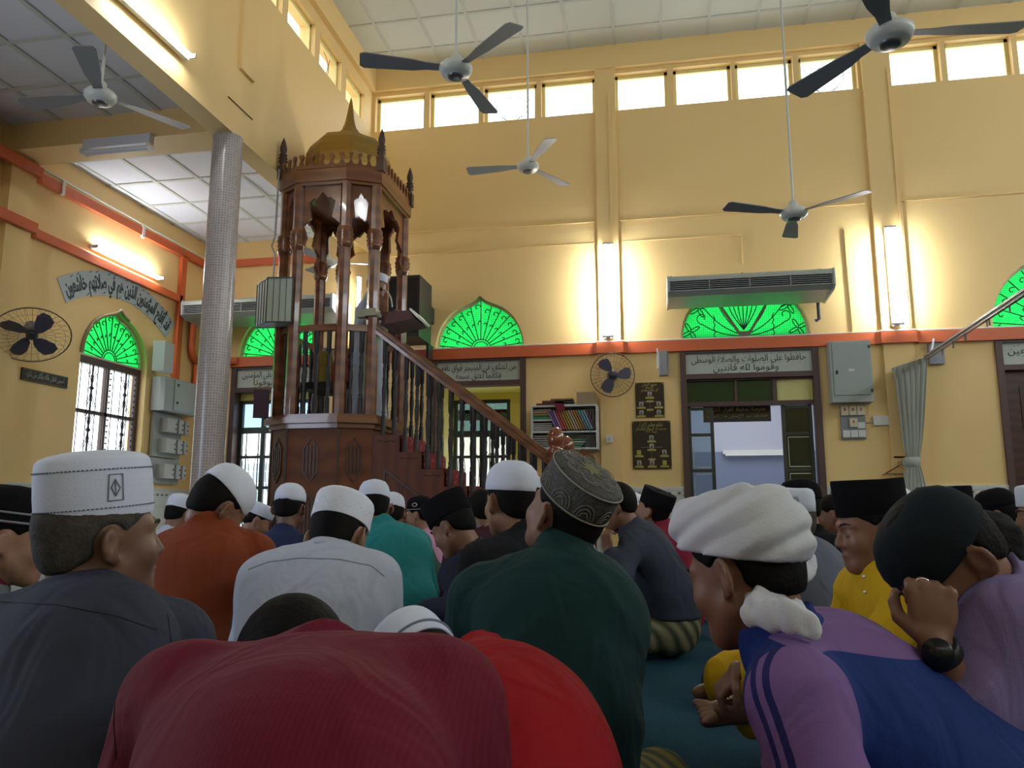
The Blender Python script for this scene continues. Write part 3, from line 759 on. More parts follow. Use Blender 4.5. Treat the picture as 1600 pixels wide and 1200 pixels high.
mb.go('base', [M('plain_brown_board', (.17, .058, .022), .55, spec=.25, wave=(1.6, (.12, .042, .02), 'Z', 7)), woodd], PULPIT)
mb = MB(); mb.prism(grow(PL, .06), XY, 1.50, 1.545); mb.prism(grow(PL, .10), XY, 1.545, 1.60); mb.prism(grow(PL, .075), XY, 1.60, DK); mb.go('cornice', wood, PULPIT)

def ring(profile, c, n=8, rot=PI/8): return dict(prof=profile, c=c, n=n, rot=rot)
for i, (x, y) in enumerate(PL):
    mb = MB(); mb.lathe([(.060, DK), (.056, 3.27)], (x, y, 0), 8, smooth=False, rot=PI/8)
    mb.lathe([(.056, 3.38), (.056, 3.90)], (x, y, 0), 8, smooth=False, rot=PI/8)
    col = mb.go('column', wood, PULPIT)
    mb = MB(); mb.lathe([(.057, 3.22), (.070, 3.25), (.078, 3.28), (.066, 3.295), (.082, 3.32), (.070, 3.335), (.084, 3.36), (.070, 3.385), (.076, 3.41), (.058, 3.43)], (x, y, 0), 12)
    mb.go('capital', woodd if False else wood, col)
# pierced panels, rails, balusters between the columns
BAL = [(.016, 0), (.016, .16), (.010, .17), (.014, .19), (.009, .21), (.013, .30), (.016, .38), (.011, .45), (.014, .47), (.010, .49), (.013, .56), (.010, .60), (.016, .62), (.016, .82)]
def baluster(x, y, z0, z1, parent, name='baluster'):
    k = (z1-z0)/.82
    mb = MB(); mb.lathe([(r*1.5, z*k) for r, z in BAL], (x, y, z0), 8); return mb.go(name, balm, parent)
for i in range(8):
    a, b = PL[i], PL[(i+1) % 8]; fn, L = facefn(a, b); c = L/2; h = L/2-.035
    sh = [(1.0, 3.20), (.90, 3.28), (.72, 3.34), (.82, 3.42), (.92, 3.47), (.66, 3.52), (.52, 3.54), (.60, 3.62), (.66, 3.70), (.40, 3.745), (.28, 3.735), (0, 3.80)]
    zt = 3.90
    poly = [(c+h*x, z) for x, z in sh]+[(c-h*x, z) for x, z in reversed(sh[:-1])]+[(c-h-.02, 3.20), (c-h-.02, zt), (c+h+.02, zt), (c+h+.02, 3.20)]
    pm = plate(poly, [], .03, lambda u, v, w: fn(u, v, w-.015)); pm.go('pierced_panel', wood, PULPIT)
    if i != 3:
        mb = MB(); mb.prism([(0, 2.42), (L, 2.42), (L, 2.48), (0, 2.48)], fn, -.025, .025); mb.go('rail', wood, PULPIT)
        nb = 1 if L < .25 else (2 if L < .30 else (3 if L < .6 else 5))
        for k in range(nb):
            p = fn(L*(k+1)/(nb+1), 0, 0); baluster(p[0], p[1], DK, 2.42, PULPIT)
# rim and cresting
GR = grow(PL, .07)
mb = MB(); mb.prism(grow(PL, .05), XY, 3.86, 3.90); pm = plate(GR, [grow(PL, -.02)], .13, lambda u, v, w: (u, v, 3.89+w)); mb.add(pm.v, pm.f)
mb.go('rim', wood, PULPIT)
mb = MB()
for i in range(8):
    fn, L = facefn(GR[i], GR[(i+1) % 8]); n = max(2, int(round(L/.095)))
    pw = L/n
    for k in range(n):
        u = k*pw
        mb.prism([(u, 4.015), (u+pw, 4.015), (u+pw, 4.05), (u+pw*.72, 4.06), (u+pw*.60, 4.11), (u+pw*.74, 4.15), (u+pw*.66, 4.175), (u+pw*.5, 4.16), (u+pw*.34, 4.175), (u+pw*.26, 4.15), (u+pw*.40, 4.11), (u+pw*.28, 4.06), (u, 4.05)], fn, -.025, .0)
mb.go('cresting', wood, PULPIT)
for i in (0, 3, 4, 7):
    x, y = GR[i]; x = x*.97+PC[0]*.03; y = y*.97+PC[1]*.03
    mb = MB(); mb.box((x, y, 4.08), (.075, .075, .14)); mb.lathe([(.030, 4.14), (.030, 4.19), (.046, 4.205), (.028, 4.22), (.046, 4.24), (.028, 4.255), (.042, 4.275), (.024, 4.29), (.034, 4.32), (.036, 4.35), (.022, 4.41), (.003, 4.46)], (x, y, 0), 10)
    mb.go('finial', woodd, PULPIT)
mb = MB(); mb.lathe([(.38, 3.99), (.42, 4.08), (.44, 4.20), (.445, 4.30), (.435, 4.40), (.40, 4.48), (.34, 4.545), (.265, 4.585), (.185, 4.62), (.125, 4.665), (.085, 4.72), (.062, 4.78), (.056, 4.80), (.040, 4.88), (.022, 5.00), (.014, 5.05), (.002, 5.09)], (PC[0], PC[1], 0), 8, smooth=False, rot=R(-18))
bm_me = mb; bm_me.go('dome', brass, PULPIT)
# underside of the canopy: pale octagonal vault with dark ribs
mb = MB(); c0 = (PC[0], PC[1], 4.25); ins = grow(PL, -.03)
mb.add([(x, y, 3.92) for x, y in ins]+[c0], [(i, (i+1) % 8, 8) for i in range(8)])
mb.cur = 1
for x, y in ins: mb.bar((x, y, 3.915), (c0[0], c0[1], 4.235), .032, .03)
for t in (.35, .68):
    q = [((1-t)*x+t*PC[0], (1-t)*y+t*PC[1], 3.915+.32*t) for x, y in ins]
    for i in range(8): mb.bar(q[i], q[(i+1) % 8], .026, .024)
mb.go('vault', [M('pale_vault_panel', (.80, .83, .90), .4), woodd], PULPIT)
# staircase
RISE, RUN = .158, .2145
sx0 = -2.535; steps = []
x = sx0; z = 1.44; k = 0
prof = [(-2.60, 0), (-2.60, 1.44)]
while z > .02:
    prof += [(x+RUN, z), (x+RUN, max(0, z-RISE))]; steps.append((x, x+RUN, z)); x += RUN; z -= RISE
xe = x
prof = [(-2.60, 0), (-2.60, 1.44)]
for (a, b, zz) in steps: prof += [(b, zz), (b, max(zz-RISE, 0.0))]
prof = [p for i, p in enumerate(prof) if i == 0 or p != prof[i-1]]
for s, yy in ((-1, Y0-.02), (1, Y1-.03)):
    mb = MB(); mb.prism(prof, lambda u, v, w: (u, w, v), yy, yy+.05)
    if s < 0:
        mb.cur = 1
        tri = [(-2.46, 0.02), (-2.46, 1.15), (-1.05, .13), (-1.05, .02)]
        inn = [(-2.435, .045), (-2.435, 1.10), (-1.08, .115), (-1.08, .045)]
        pm = plate(tri, [inn], .008, lambda u, v, w: (u, yy-w, v)); mb.add(pm.v, pm.f)
        for q in range(1, 9):
            u = -2.435+q*.15; zt = 1.10-(u+2.435)*.727; mb.mm((u, yy-.006, .05), (u+.015, yy, zt))
        for (a, b, zz) in steps[:7]:      # shallow wavy moulding under each tread
            pts = [(a+.03+(b-a-.06)*j/8, yy-.003, zz-.055+.008*math.sin(j*PI/2)) for j in range(9)]
            mb.tube(pts, .004, 5)
    mb.go('stringer', [woodr, woodd], PULPIT)
mb = MB()
for (a, b, zz) in steps: mb.mm((a-.06, Y0+.03, zz-.03), (b+.01, Y1-.03, zz))
for (a, b, zz) in steps: mb.mm((a, Y0+.03, max(0, zz-RISE)), (a+.02, Y1-.03, zz)) if False else None
mb.go('treads', woodr, PULPIT)
mb = MB()      # patterned stair runner
for (a, b, zz) in steps:
    mb.mm((a, Y0+.06, zz), (b+.015, Y1-.06, zz+.008)); mb.mm((b+.003, Y0+.06, max(.005, zz-RISE)), (b+.013, Y1-.06, zz))
def runner():
    m = M('red_patterned_runner', (.20, .015, .02), .9); nt = m.node_tree; b = nt.nodes['Principled BSDF']
    v = nt.nodes.new('ShaderNodeTexVoronoi'); v.inputs['Scale'].default_value = 22; tc = nt.nodes.new('ShaderNodeTexCoord'); nt.links.new(tc.outputs['Object'], v.inputs['Vector'])
    cr = nt.nodes.new('ShaderNodeValToRGB'); cr.color_ramp.interpolation = 'CONSTANT'
    cr.color_ramp.elements[0].color = (.55, .40, .32, 1); cr.color_ramp.elements[1].position = .22; cr.color_ramp.elements[1].color = (.22, .02, .025, 1)
    nt.links.new(v.outputs['Distance'], cr.inputs[0]); nt.links.new(cr.outputs[0], b.inputs['Base Color']); return m
mb.go('stair_runner', runner(), PULPIT)
# handrails, balusters, newel posts
def rail_z(x): return 2.47-(x+2.59)*(2.47-1.22)/(1.64)
for yy in (Y0, Y1):
    mb = MB(); m3 = [(-.03, -.02), (.03, -.02), (.034, .015), (.024, .035), (.030, .06), (.018, .08), (-.018, .08), (-.030, .06), (-.024, .035), (-.034, .015)]
    pA, pB = Vector((-2.59, yy, 2.44)), Vector((-.93, yy, rail_z(-.93)-.04))
    vs = [pA+Vector((0, u, v)) for u, v in m3]+[pB+Vector((0, u, v)) for u, v in m3]; n = len(m3)
    mb.add(vs, [tuple(range(n))[::-1], tuple(range(n, 2*n))]+[(i, (i+1) % n, n+(i+1) % n, n+i) for i in range(n)])
    mb.go('handrail', wood, PULPIT)
    for (a, b, zz) in steps:
        for q in (.28, .78):
            xx = a+(b-a)*q
            if xx > -.97: continue
            baluster(xx, yy, zz+.002, rail_z(xx)-.035, PULPIT)
for xx, yy in ((-.87, Y0), (-.87, Y1)):
    mb = MB(); mb.box((xx, yy, .55), (.12, .12, 1.10)); mb.lathe([(.066, 1.10), (.074, 1.13), (.05, 1.15), (.078, 1.18), (.08, 1.20), (.055, 1.225), (.078, 1.25), (.078, 1.28), (.052, 1.30), (.07, 1.33), (.078, 1.37), (.072, 1.42), (.05, 1.46), (.02, 1.485), (.001, 1.487)], (xx, yy, 0), 14)
    mb.go('newel_post', M('glossy_newel_wood', (.20, .06, .03), .18, coat=.6), PULPIT)

# carved wooden stand beside the foot of the stairs, pale panel inside
e = empty('notice_stand', (-.55, 7.95, 0), 'carved brown wooden stand with a wavy top and pale panel, beside the pulpit newel posts', 'stand')
a = at(885, 712, 7.9); b = at(930, 712, 7.9)
mb = MB(); xa, xb = a.x, b.x; zt = a.z+.03
top = [(xa, 1.02), (xa, zt)]+[(xa+(xb-xa)*j/12, zt-.01+.025*math.sin(j*PI/3)+(.03 if 4 < j < 8 else 0)) for j in range(1, 12)]+[(xb, zt-.06), (xb, 1.02)]
pm = plate(top, [], .05, lambda u, v, w: (u, 7.9+w, v)); pm.go('top_board', wood, e)
mb = MB(); mb.mm((xa, 7.9, 0), (xa+.04, 7.95, 1.05)); mb.mm((xb-.04, 7.9, 0), (xb, 7.95, 1.05)); mb.mm((xa-.03, 7.8, 0), (xb+.03, 8.05, .05)); mb.go('frame', wood, e)
mb = MB(); mb.mm((xa+.04, 7.92, .4), (xb-.04, 7.935, 1.03)); mb.go('panel', whitep, e)

# things in and on the pulpit
e = empty('chair', (-3.15, 7.42, 1.56), 'dark wooden armchair inside the pulpit', 'chair')
mb = MB(); mb.mm((-3.42, 7.1, 1.93), (-2.95, 7.6, 2.0)); mb.go('seat', M('dark_cushion', (.02, .02, .03), .7), e)
for sx in (-3.40, -2.98):
    for sy in (7.13, 7.57):
        mb = MB(); mb.mm((sx-.02, sy-.02, 1.50), (sx+.02, sy+.02, 1.93)); mb.go('leg', woodd, e)
mb = MB(); mb.mm((-3.42, 7.56, 2.0), (-3.38, 7.60, 2.34)); mb.mm((-2.99, 7.56, 2.0), (-2.95, 7.60, 2.34)); mb.mm((-3.42, 7.56, 2.28), (-2.95, 7.60, 2.34)); mb.mm((-3.42, 7.565, 2.08), (-2.95, 7.59, 2.12)); mb.go('backrest', woodd, e)
mb = MB(); mb.prism([(-3.42, 7.62), (-3.22, 7.62), (-3.20, 7.54), (-3.43, 7.54)], XY, 1.98, 2.40)
mb.go('draped_cloth', M('mustard_cloth', (.33, .27, .05), .8), None, 'mustard yellow cloth hanging over the chair in the pulpit', 'cloth')
e = empty('shoulder_bag', (-3.1, 7.3, 2.0), 'dark red bag with a pale strap on the chair in the pulpit', 'bag')
mb = MB(); mb.prism([(-3.18, 2.0), (-2.98, 2.0), (-3.0, 2.22), (-3.06, 2.30), (-3.15, 2.24)], lambda u, v, w: (u, w, v), 7.26, 7.36); mb.go('body', M('dark_red_cloth', (.30, .02, .04), .6), e)
mb = MB(); mb.tube([(-3.16, 7.30, 2.2), (-3.17, 7.28, 2.34), (-3.10, 7.28, 2.38), (-3.05, 7.30, 2.26)], .008, 6); mb.go('strap', whitep, e)
mb = MB(); mb.box((-3.62, 6.72, 1.74), (.14, .10, .26), Matrix.Rotation(.5, 3, 'Z')); mb.go('cloth_bag', M('dull_purple_cloth', (.06, .03, .05), .8), None, 'dull purple bag set on the left corner of the pulpit cornice', 'bag')
# cabinet speaker with pale ribbed cloth on the left column
e = empty('wall_speaker', (-3.62, 6.66, 2.5), 'pale green ribbed loudspeaker box hung on the left column of the pulpit', 'loudspeaker')
ca, cb, cc = at(403, 436, 6.82), at(419, 428, 6.62), at(458, 437, 6.66)
zt, zb = 2.93, 2.50
quad = [(ca.x, ca.y), (cb.x, cb.y), (cc.x, cc.y), (cc.x-.10, cc.y+.20)]
mb = MB(); mb.prism(quad, XY, zb, zt); mb.go('cabinet', M('pale_green_speaker', (.42, .47, .40), .6), e)
mb = MB()
for i in range(4):
    p, q = Vector((*quad[i], 0)), Vector((*quad[(i+1) % 4], 0))
    for z in (zb, zt): mb.bar(p+Vector((0, 0, z)), q+Vector((0, 0, z)), .012, .012)
    mb.bar(p+Vector((0, 0, zb)), p+Vector((0, 0, zt)), .010, .010)
for k in range(1, 4):
    p = Vector((*quad[1], 0)).lerp(Vector((*quad[2], 0)), k/4); mb.bar(p+Vector((0, -.002, zb)), p+Vector((0, -.002, zt)), .004, .004)
    p = Vector((*quad[0], 0)).lerp(Vector((*quad[1], 0)), k/4); mb.bar(p+Vector((-.001, -.001, zb)), p+Vector((-.001, -.001, zt)), .010, .004)
mb.go('edging', M('dark_grey_edging', (.06, .07, .07), .5), e)
mb = MB(); mb.tube([(-3.60, 6.80, 4.1), (-3.61, 6.80, 3.4), (-3.63, 6.78, 3.30), (-3.60, 6.80, 3.22), (-3.61, 6.80, 2.9)], .009, 6); mb.go('cable', M('grey_cable', (.35, .36, .34), .5), None, 'grey cable hanging down the left column of the pulpit', 'cable')
# lectern shelf with book rest, microphone
e = empty('lectern_shelf', (-2.52, 7.0, 2.55), 'dark red patterned reading shelf clamped on the pulpit column above the stairs', 'lectern')
pa, pb = at(597, 487, 6.95), at(640, 487, 6.95)
mb = MB(); xx0, xx1 = pa.x, pb.x+.04
mb.prism([(xx0, 2.50), (xx1+.02, 2.55), (xx1-.04, 2.63), (xx0, 2.63)], lambda u, v, w: (u, w, v), 6.93, 7.35); mb.go('book_rest', M('dark_red_pattern', (.09, .03, .035), .6, vary=(25, .5)), e)
mb = MB(); mb.bar((xx1-.03, 7.12, 2.645), (xx1+.05, 7.12, 2.56), .40, .02, (0, 0, 1)); mb.go('white_edge', whitep, e)
mb = MB(); mb.box((-2.61, 6.86, 2.60), (.12, .12, .07)); mb.box((-2.70, 6.84, 2.59), (.08, .06, .07)); mb.go('clamp', M('khaki_clamp', (.30, .29, .20), .5), e)
e = empty('microphone', (-2.50, 7.05, 2.63), 'gooseneck microphone rising from the reading shelf of the pulpit', 'microphone')
mb = MB(); mb.tube([at(x, y, 7.05) for x, y in ((613, 480), (611, 466), (606, 456), (600, 453), (597, 452))], .008, 8); mb.go('gooseneck', M('chrome', (.7, .7, .7), .2, .9), e)
mb = MB(); q = at(596, 452, 7.05); mb.lathe([(.002, -.02), (.016, -.012), (.018, .005), (.006, .02)], q, 10); mb.go('head', black_iron, e)
# rounded back loudspeaker on the far wall
e = empty('wall_speaker', (-2.98, 9.0, 2.8), 'large black loudspeaker hung on the far wall to the right of the pulpit', 'loudspeaker')
A = at(612, 435, 8.75); B = at(656, 437, 8.75); Cc = at(671, 455, 9.15)
mb = MB(); mb.prism([(A.x-.25, 8.75), (B.x, 8.75), (Cc.x, 9.1), (Cc.x, 9.25), (A.x-.2, 9.25)], XY, 2.80, 3.56); mb.go('cabinet', M('dark_speaker_cabinet', (.035, .033, .028), .5), e)
mb = MB(); mb.mm((A.x-.23, 8.735, 2.86), (B.x-.02, 8.75, 3.52)); mb.go('grille', M('black_grille', (.006, .006, .01), .6), e)
mb = MB(); mb.mm((Cc.x-.03, 9.15, 2.62), (Cc.x, YF, 2.80)); mb.mm((A.x, 9.25, 3.1), (B.x, YF, 3.3)); mb.go('bracket', black_iron, e)

# ================================================================== FANS
fanw = M('fan_white', (.60, .62, .58), .35)
fang = M('fan_blade_grey', (.24, .24, .25), .5)
fand = M('fan_hub_dark', (.16, .16, .17), .3, .6)
def ceiling_fan(px, py, Y, top, angs, label, group, sweep=.66, sc=1.0, tilt=(0, 0), hubm=None):
    c = at(px, py, Y)
    e = empty('ceiling_fan', (c.x, c.y, c.z), label, 'ceiling fan', group)
    mb = MB(); mb.tube([(c.x, c.y, c.z+.08), (c.x, c.y, top)], .011, 8)
    mb.lathe([(.05, -.10), (.055, -.06), (.03, .0)], (c.x, c.y, top), 12); mb.go('down_rod', fanw, e)
    T = Matrix.Translation(c) @ Euler((tilt[0], tilt[1], 0)).to_matrix().to_4x4()
    mb = MB(); mb.lathe([(.001, -.062), (.055, -.062), (.062, -.052), (.098, -.048), (.122, -.015), (.124, .012), (.10, .035), (.045, .05), (.040, .10), (.018, .12)], (0, 0, 0), 24, sx=sc, sy=sc, M4=T); mb.go('motor', hubm or fanw, e)
    mb = MB(); mb.lathe([(.001, -.070), (.045, -.070), (.058, -.064), (.06, -.055)], (0, 0, 0), 20, sx=sc, sy=sc, M4=T); mb.go('hub_cap', fand, e)
    for a in angs:
        ca, sa = math.cos(R(a)), math.sin(R(a))
        fn = lambda u, v, w: tuple(T @ Vector((u*ca-v*sa, u*sa+v*ca, w+v*.18)))
        mb = MB(); mb.prism([(.11, -.03), (.20, -.035), (.30, -.055), (sweep-.03, -.075), (sweep, -.055), (sweep, .055), (sweep-.03, .07), (.30, .05), (.20, .035), (.11, .03)], fn, .0, .006); mb.go('blade', fang, e)
    return e
def img_ang(px, py, qx, qy, Y):
    """bearing of a blade in the horizontal plane of the hub, from where its tip shows in the photograph"""
    c = at(px, py, Y); d = ray(qx, qy); t = (c.z-CAM_Z)/d.z; p = Vector((0, 0, CAM_Z))+d*t
    return math.degrees(math.atan2(p.y-c.y, p.x-c.x))
gfan = None
a0 = img_ang(712, 108, 600, 97, 4.9)
ceiling_fan(712, 108, 4.9, HN, [a0, a0+120, a0+240], 'ceiling fan with grey hub left of centre, nearer of the two left fans', gfan, sc=.95)
a0 = img_ang(825, 260, 730, 268, 7.7)
ceiling_fan(825, 260, 7.7, HN, [a0, a0+120, a0+240], 'small looking white ceiling fan hanging farthest off near the centre', gfan, sc=.95)
a0 = img_ang(1240, 333, 1130, 322, 6.9)
ceiling_fan(1240, 333, 6.9, HN, [a0, a0+120, a0+240], 'white ceiling fan hanging above the long air conditioner', gfan, sc=.98)
a0 = img_ang(1390, 53, 1560, 45, 4.0)
ceiling_fan(1390, 53, 4.0, HN, [a0, a0+120, a0+240], 'ceiling fan at upper right, cut by the top edge of the picture', gfan, sc=.95)
a0 = img_ang(157, 150, 250, 185, 4.7)
ceiling_fan(157, 150, 4.7, HA, [a0, a0+120, a0+240], 'short rod ceiling fan under the low aisle ceiling at left', gfan, sc=.9)
# far away fan seen in the aisle, behind the pulpit
ceiling_fan(512, 410, 8.5, HA, [20, 140, 260], 'ceiling fan of the aisle glimpsed between the pulpit columns', gfan, sc=.9, sweep=.5)

def wall_fan(c, nrm, rad, angs, label):
    c = Vector(c); n = Vector(nrm).normalized(); s = Vector((0, 0, 1)).cross(n).normalized(); u = n.cross(s)
    T = Matrix.Translation(c) @ Matrix((s, u, n)).transposed().to_4x4()
    e = empty('wall_fan', c-n*.2, label, 'wall fan')
    mb = MB(); mb.lathe([(.001, -.13), (.06, -.125), (.07, -.08), (.06, -.03), (.02, -.02)], (0, 0, 0), 16, M4=T); mb.tube([c-n*.12-u*.03, c-n*.20-u*.12, c-n*.27-u*.12], .02, 8); mb.go('motor', M('fan_grey', (.3, .3, .33), .5), e)
    mb = MB()
    mb.tube([T @ Vector((rad*math.cos(t*PI/18), rad*math.sin(t*PI/18), .02)) for t in range(37)], .006, 6, caps=False)
    for k in range(30):
        a = k*PI/15
        mb.tube([T @ Vector((r*math.cos(a), r*math.sin(a), z)) for r, z in ((.05, .065), (rad*.55, .062), (rad*.9, .045), (rad, .02), (rad*.85, -.05), (.07, -.06))], .0012, 3, caps=False)
    for r in (.35, .6, .85): mb.tube([T @ Vector((rad*r*math.cos(t*PI/12), rad*r*math.sin(t*PI/12), .06)) for t in range(25)], .0012, 3, caps=False)
    mb.go('cage', M('fan_cage_wire', (.10, .08, .07), .4, .5), e)
    mb = MB(); mb.lathe([(.048, -.01), (.05, .03), (.03, .045), (.001, .05)], (0, 0, 0), 16, M4=T); mb.go('hub', M('fan_hub_black', (.04, .04, .06), .35), e)
    for a in angs:
        ca, sa = math.cos(R(a)), math.sin(R(a)); R2 = rad*.86
        pts = [(.03, -.02), (.08, -.06), (.16, -.085), (R2*.85, -.08), (R2, -.02), (R2*.97, .04), (R2*.75, .06), (.09, .03)]
        pts = [(x, y) for x, y in pts]
        fn = lambda x, y, w: tuple(T @ Vector((x*ca-y*sa, x*sa+y*ca, w+.01-y*.25)))
        mb = MB(); mb.prism(pts, fn, .0, .004); mb.go('blade', M('fan_blade_slate', (.09, .09, .14), .4), e)
c = at(957, 586, 9.12); wall_fan((c.x, 9.12, c.z), (.05, -1, -.12), .255, [10, 130, 250], 'grey wall fan on the pilaster above the bookshelf')
c = atx(50, 522, -5.66); wall_fan((c.x, c.y, c.z), (.62, -.58, -1.0), .32, [70, 160, 250, 340][:3]+[320], 'dark bladed wall fan on the aisle wall at the left edge')

# ================================================================== AIR CONDITIONERS
acw = M('air_conditioner_grey', (.40, .44, .40), .35)
acd = M('vent_black', (.012, .012, .014), .5)
def aircon(x0, x1, yf, zt, label, flip=1):
    e = empty('air_conditioner', ((x0+x1)/2, 9.2, zt-.3), label, 'air conditioner')
    prof = [(9.30, zt-.02), (yf+.02, zt), (yf, zt-.02), (yf, zt-.060), (yf+.03, zt-.063), (yf+.03, zt-.165), (yf, zt-.168), (yf, zt-.175), (yf+.10, zt-.215), (9.30, zt-.235)]
    mb = MB(); mb.prism(prof, lambda u, v, w: (w, u, v), x0+.02, x1-.02); mb.go('body', acw, e)
    for xx in (x0, x1-.02):
        mb = MB(); mb.prism([(9.31, zt-.015), (yf-.004, zt+.004), (yf-.008, zt-.06), (yf-.006, zt-.185), (yf+.09, zt-.225), (9.31, zt-.245)], lambda u, v, w: (w, u, v), xx, xx+.02); mb.go('end_panel', M('air_conditioner_end', (.50, .53, .55), .4), e)
    g = MB(); g.mm((x0+.03, yf+.026, zt-.164), (x1-.03, yf+.031, zt-.064)); g.cur = 1
    for k in range(4): g.mm((x0+.03, yf+.002, zt-.083-k*.022), (x1-.03, yf+.028, zt-.078-k*.022))
    nsp = max(3, int((x1-x0)/.36))
    for k in range(nsp+1):
        xx = x0+.03+(x1-x0-.06)*k/nsp; g.mm((xx-.004, yf, zt-.166), (xx+.004, yf+.028, zt-.062))
    g.go('grille', [acd, M('louvre_grey', (.34, .36, .38), .4)], e)
    mb = MB()
    for xx in (x0+.05, x1-.09): mb.mm((xx, 9.05, zt-.01), (xx+.03, 9.395, zt+.03)); mb.tube([(xx+.01, 9.1, zt), (xx+.01, 9.1, zt+.12)], .006, 5)
    mb.go('bracket', M('bracket_grey', (.4, .4, .4), .5), e)
    return e
A = at(1042, 432, 8.72); B = at(1304, 414, 8.72); e = aircon(A.x, B.x, 8.72, A.z, 'long grey ceiling type air conditioner above the middle doorway')
mb = MB(); q = at(1278, 470, 9.25); mb.tube([(q.x, 9.25, A.z-.25), (q.x, 9.25, A.z-.44), (q.x-.04, 9.25, A.z-.46)], .02, 8); mb.go('drain_pipe', M('dark_pipe', (.08, .08, .09), .5), e)
A = at(284, 470, 8.72); B = at(520, 455, 8.72); aircon(A.x, B.x, 8.72, A.z, 'long white air conditioner in the aisle behind the tiled column')

# ================================================================== ELECTRICAL
pgrey = M('cabinet_grey', (.36, .40, .39), .4)
swc = M('cream_switch', (.62, .58, .40), .4)
sww = M('white_switch', (.66, .68, .66), .4)
def wbox(p0, p1, dep, y=YF):      # pixel corners (top left, bottom right) on the far wall -> box extents
    a, b = at(*p0, y-dep), at(*p1, y-dep); return (a.x, b.x, b.z, a.z)
e = empty('fuse_cabinet', (2.2, 9.3, 2.0), 'large grey electrical cabinet on the far wall right of the middle doorway', 'cabinet')
x0, x1, z0, z1 = 1.97, 2.41, 1.955, 2.655
mb = MB(); mb.mm((x0, YF-.17, z0), (x1, YF, z1)); mb.go('case', pgrey, e)
mb = MB(); mb.mm((x0+.03, YF-.182, z0+.08), (x1-.03, YF-.171, z1-.02)); dr = mb.go('door', M('cabinet_door_grey', (.33, .38, .37), .35), e)
mb = MB(); mb.mm((x0+.05, YF-.192, (z0+z1)/2-.03), (x0+.075, YF-.182, (z0+z1)/2+.01)); mb.go('lock', black_iron, dr)
mb = MB(); mb.mm((x1-.03, YF-.19, z1-.09), (x1-.012, YF-.171, z1-.06)); mb.mm((x1-.03, YF-.19, z0+.11), (x1-.012, YF-.171, z0+.14)); mb.go('hinge', black_iron, dr)
mb = MB(); mb.mm(((x0+x1)/2-.03, YF-.184, (z0+z1)/2), ((x0+x1)/2+.03, YF-.182, (z0+z1)/2+.025)); mb.go('sticker', sww, dr)
e = empty('switch_board', (2.2, 9.38, 1.6), 'grey board of cream and white switches below the large grey cabinet', 'switch board')
x0, x1, z0, z1 = 2.075, 2.335, 1.55, 1.93
mb = MB(); mb.mm((x0, YF-.03, z0), (x1, YF, z1)); mb.go('board', M('board_grey', (.22, .24, .26), .5), e)
for k in range(3):
    mb = MB(); xx = x0+.005+k*.085; mb.mm((xx, YF-.06, 1.82), (xx+.078, YF-.03, 1.925)); mb.cur = 1; mb.mm((xx+.03, YF-.066, 1.87), (xx+.048, YF-.06, 1.9)); mb.go('switch', [swc, M('switch_red', (.4, .08, .05), .5)], e)
mb = MB(); mb.mm((x0+.09, YF-.06, 1.685), (x0+.17, YF-.03, 1.785)); mb.cur = 1; mb.mm((x0+.12, YF-.066, 1.73), (x0+.135, YF-.06, 1.76)); mb.go('switch', [swc, M('switch_red', (.4, .08, .05), .5)], e)
for k in range(3):
    mb = MB(); xx = x0+.01+k*.083; mb.mm((xx, YF-.05, 1.57), (xx+.076, YF-.03, 1.65)); mb.go('switch', sww, e)
mb = MB(); mb.mm((x0+.175, YF-.045, 1.67), (x0+.25, YF-.03, 1.74)); mb.go('socket', sww, e)
x0, x1, z0, z1 = wbox((1364, 650), (1390, 664), .03)
e = empty('wall_socket', ((x0+x1)/2, YF, z0), 'double white socket to the right of the switch board', 'socket')
mb = MB(); mb.mm((x0, YF-.04, z0), (x1, YF, z1)); mb.go('plate', sww, e)
mb = MB(); mb.tube([(2.33, YF-.01, z0+.03), (x0, YF-.01, z0+.035)], .004, 5); mb.go('wire', M('tan_wire', (.4, .3, .15), .5), e)
x0, x1, z0, z1 = wbox((947, 680), (958, 691), .12)
e = empty('wall_switch', ((x0+x1)/2, YF-.1, z0), 'single white switch on the pilaster right of the bookshelf', 'switch')
mb = MB(); mb.mm((x0, YF-.125, z0), (x1, YF-.09, z1)); mb.go('plate', sww, e)
mb = MB(); mb.mm(((x0+x1)/2-.01, YF-.13, (z0+z1)/2-.015), ((x0+x1)/2+.01, YF-.125, (z0+z1)/2+.015)); mb.go('rocker', M('rocker', (.5, .52, .5), .4), e)
mb = MB(); mb.bar(((x0+x1)/2-.015, YF-.093, z1), ((x0+x1)/2-.02, YF-.093, 2.25), .012, .012, (0, 1, 0)); mb.go('conduit', wallm, e)
# grey column speaker
x0, x1, z0, z1 = wbox((1028, 548), (1044, 586), .15)
e = empty('wall_speaker', ((x0+x1)/2, YF-.1, z0), 'slim grey column loudspeaker above the two black charts', 'loudspeaker')
mb = MB(); mb.prism([(x0, YF-.04), (x0+.01, YF-.15), (x1-.01, YF-.17), (x1+.01, YF-.08)], XY, z0, z1); mb.go('cabinet', M('speaker_grey', (.25, .26, .28), .6), e)
mb = MB(); mb.mm((x0-.015, YF-.06, z0+.1), (x0, YF, z1+.05)); mb.go('bracket', whitep, e)
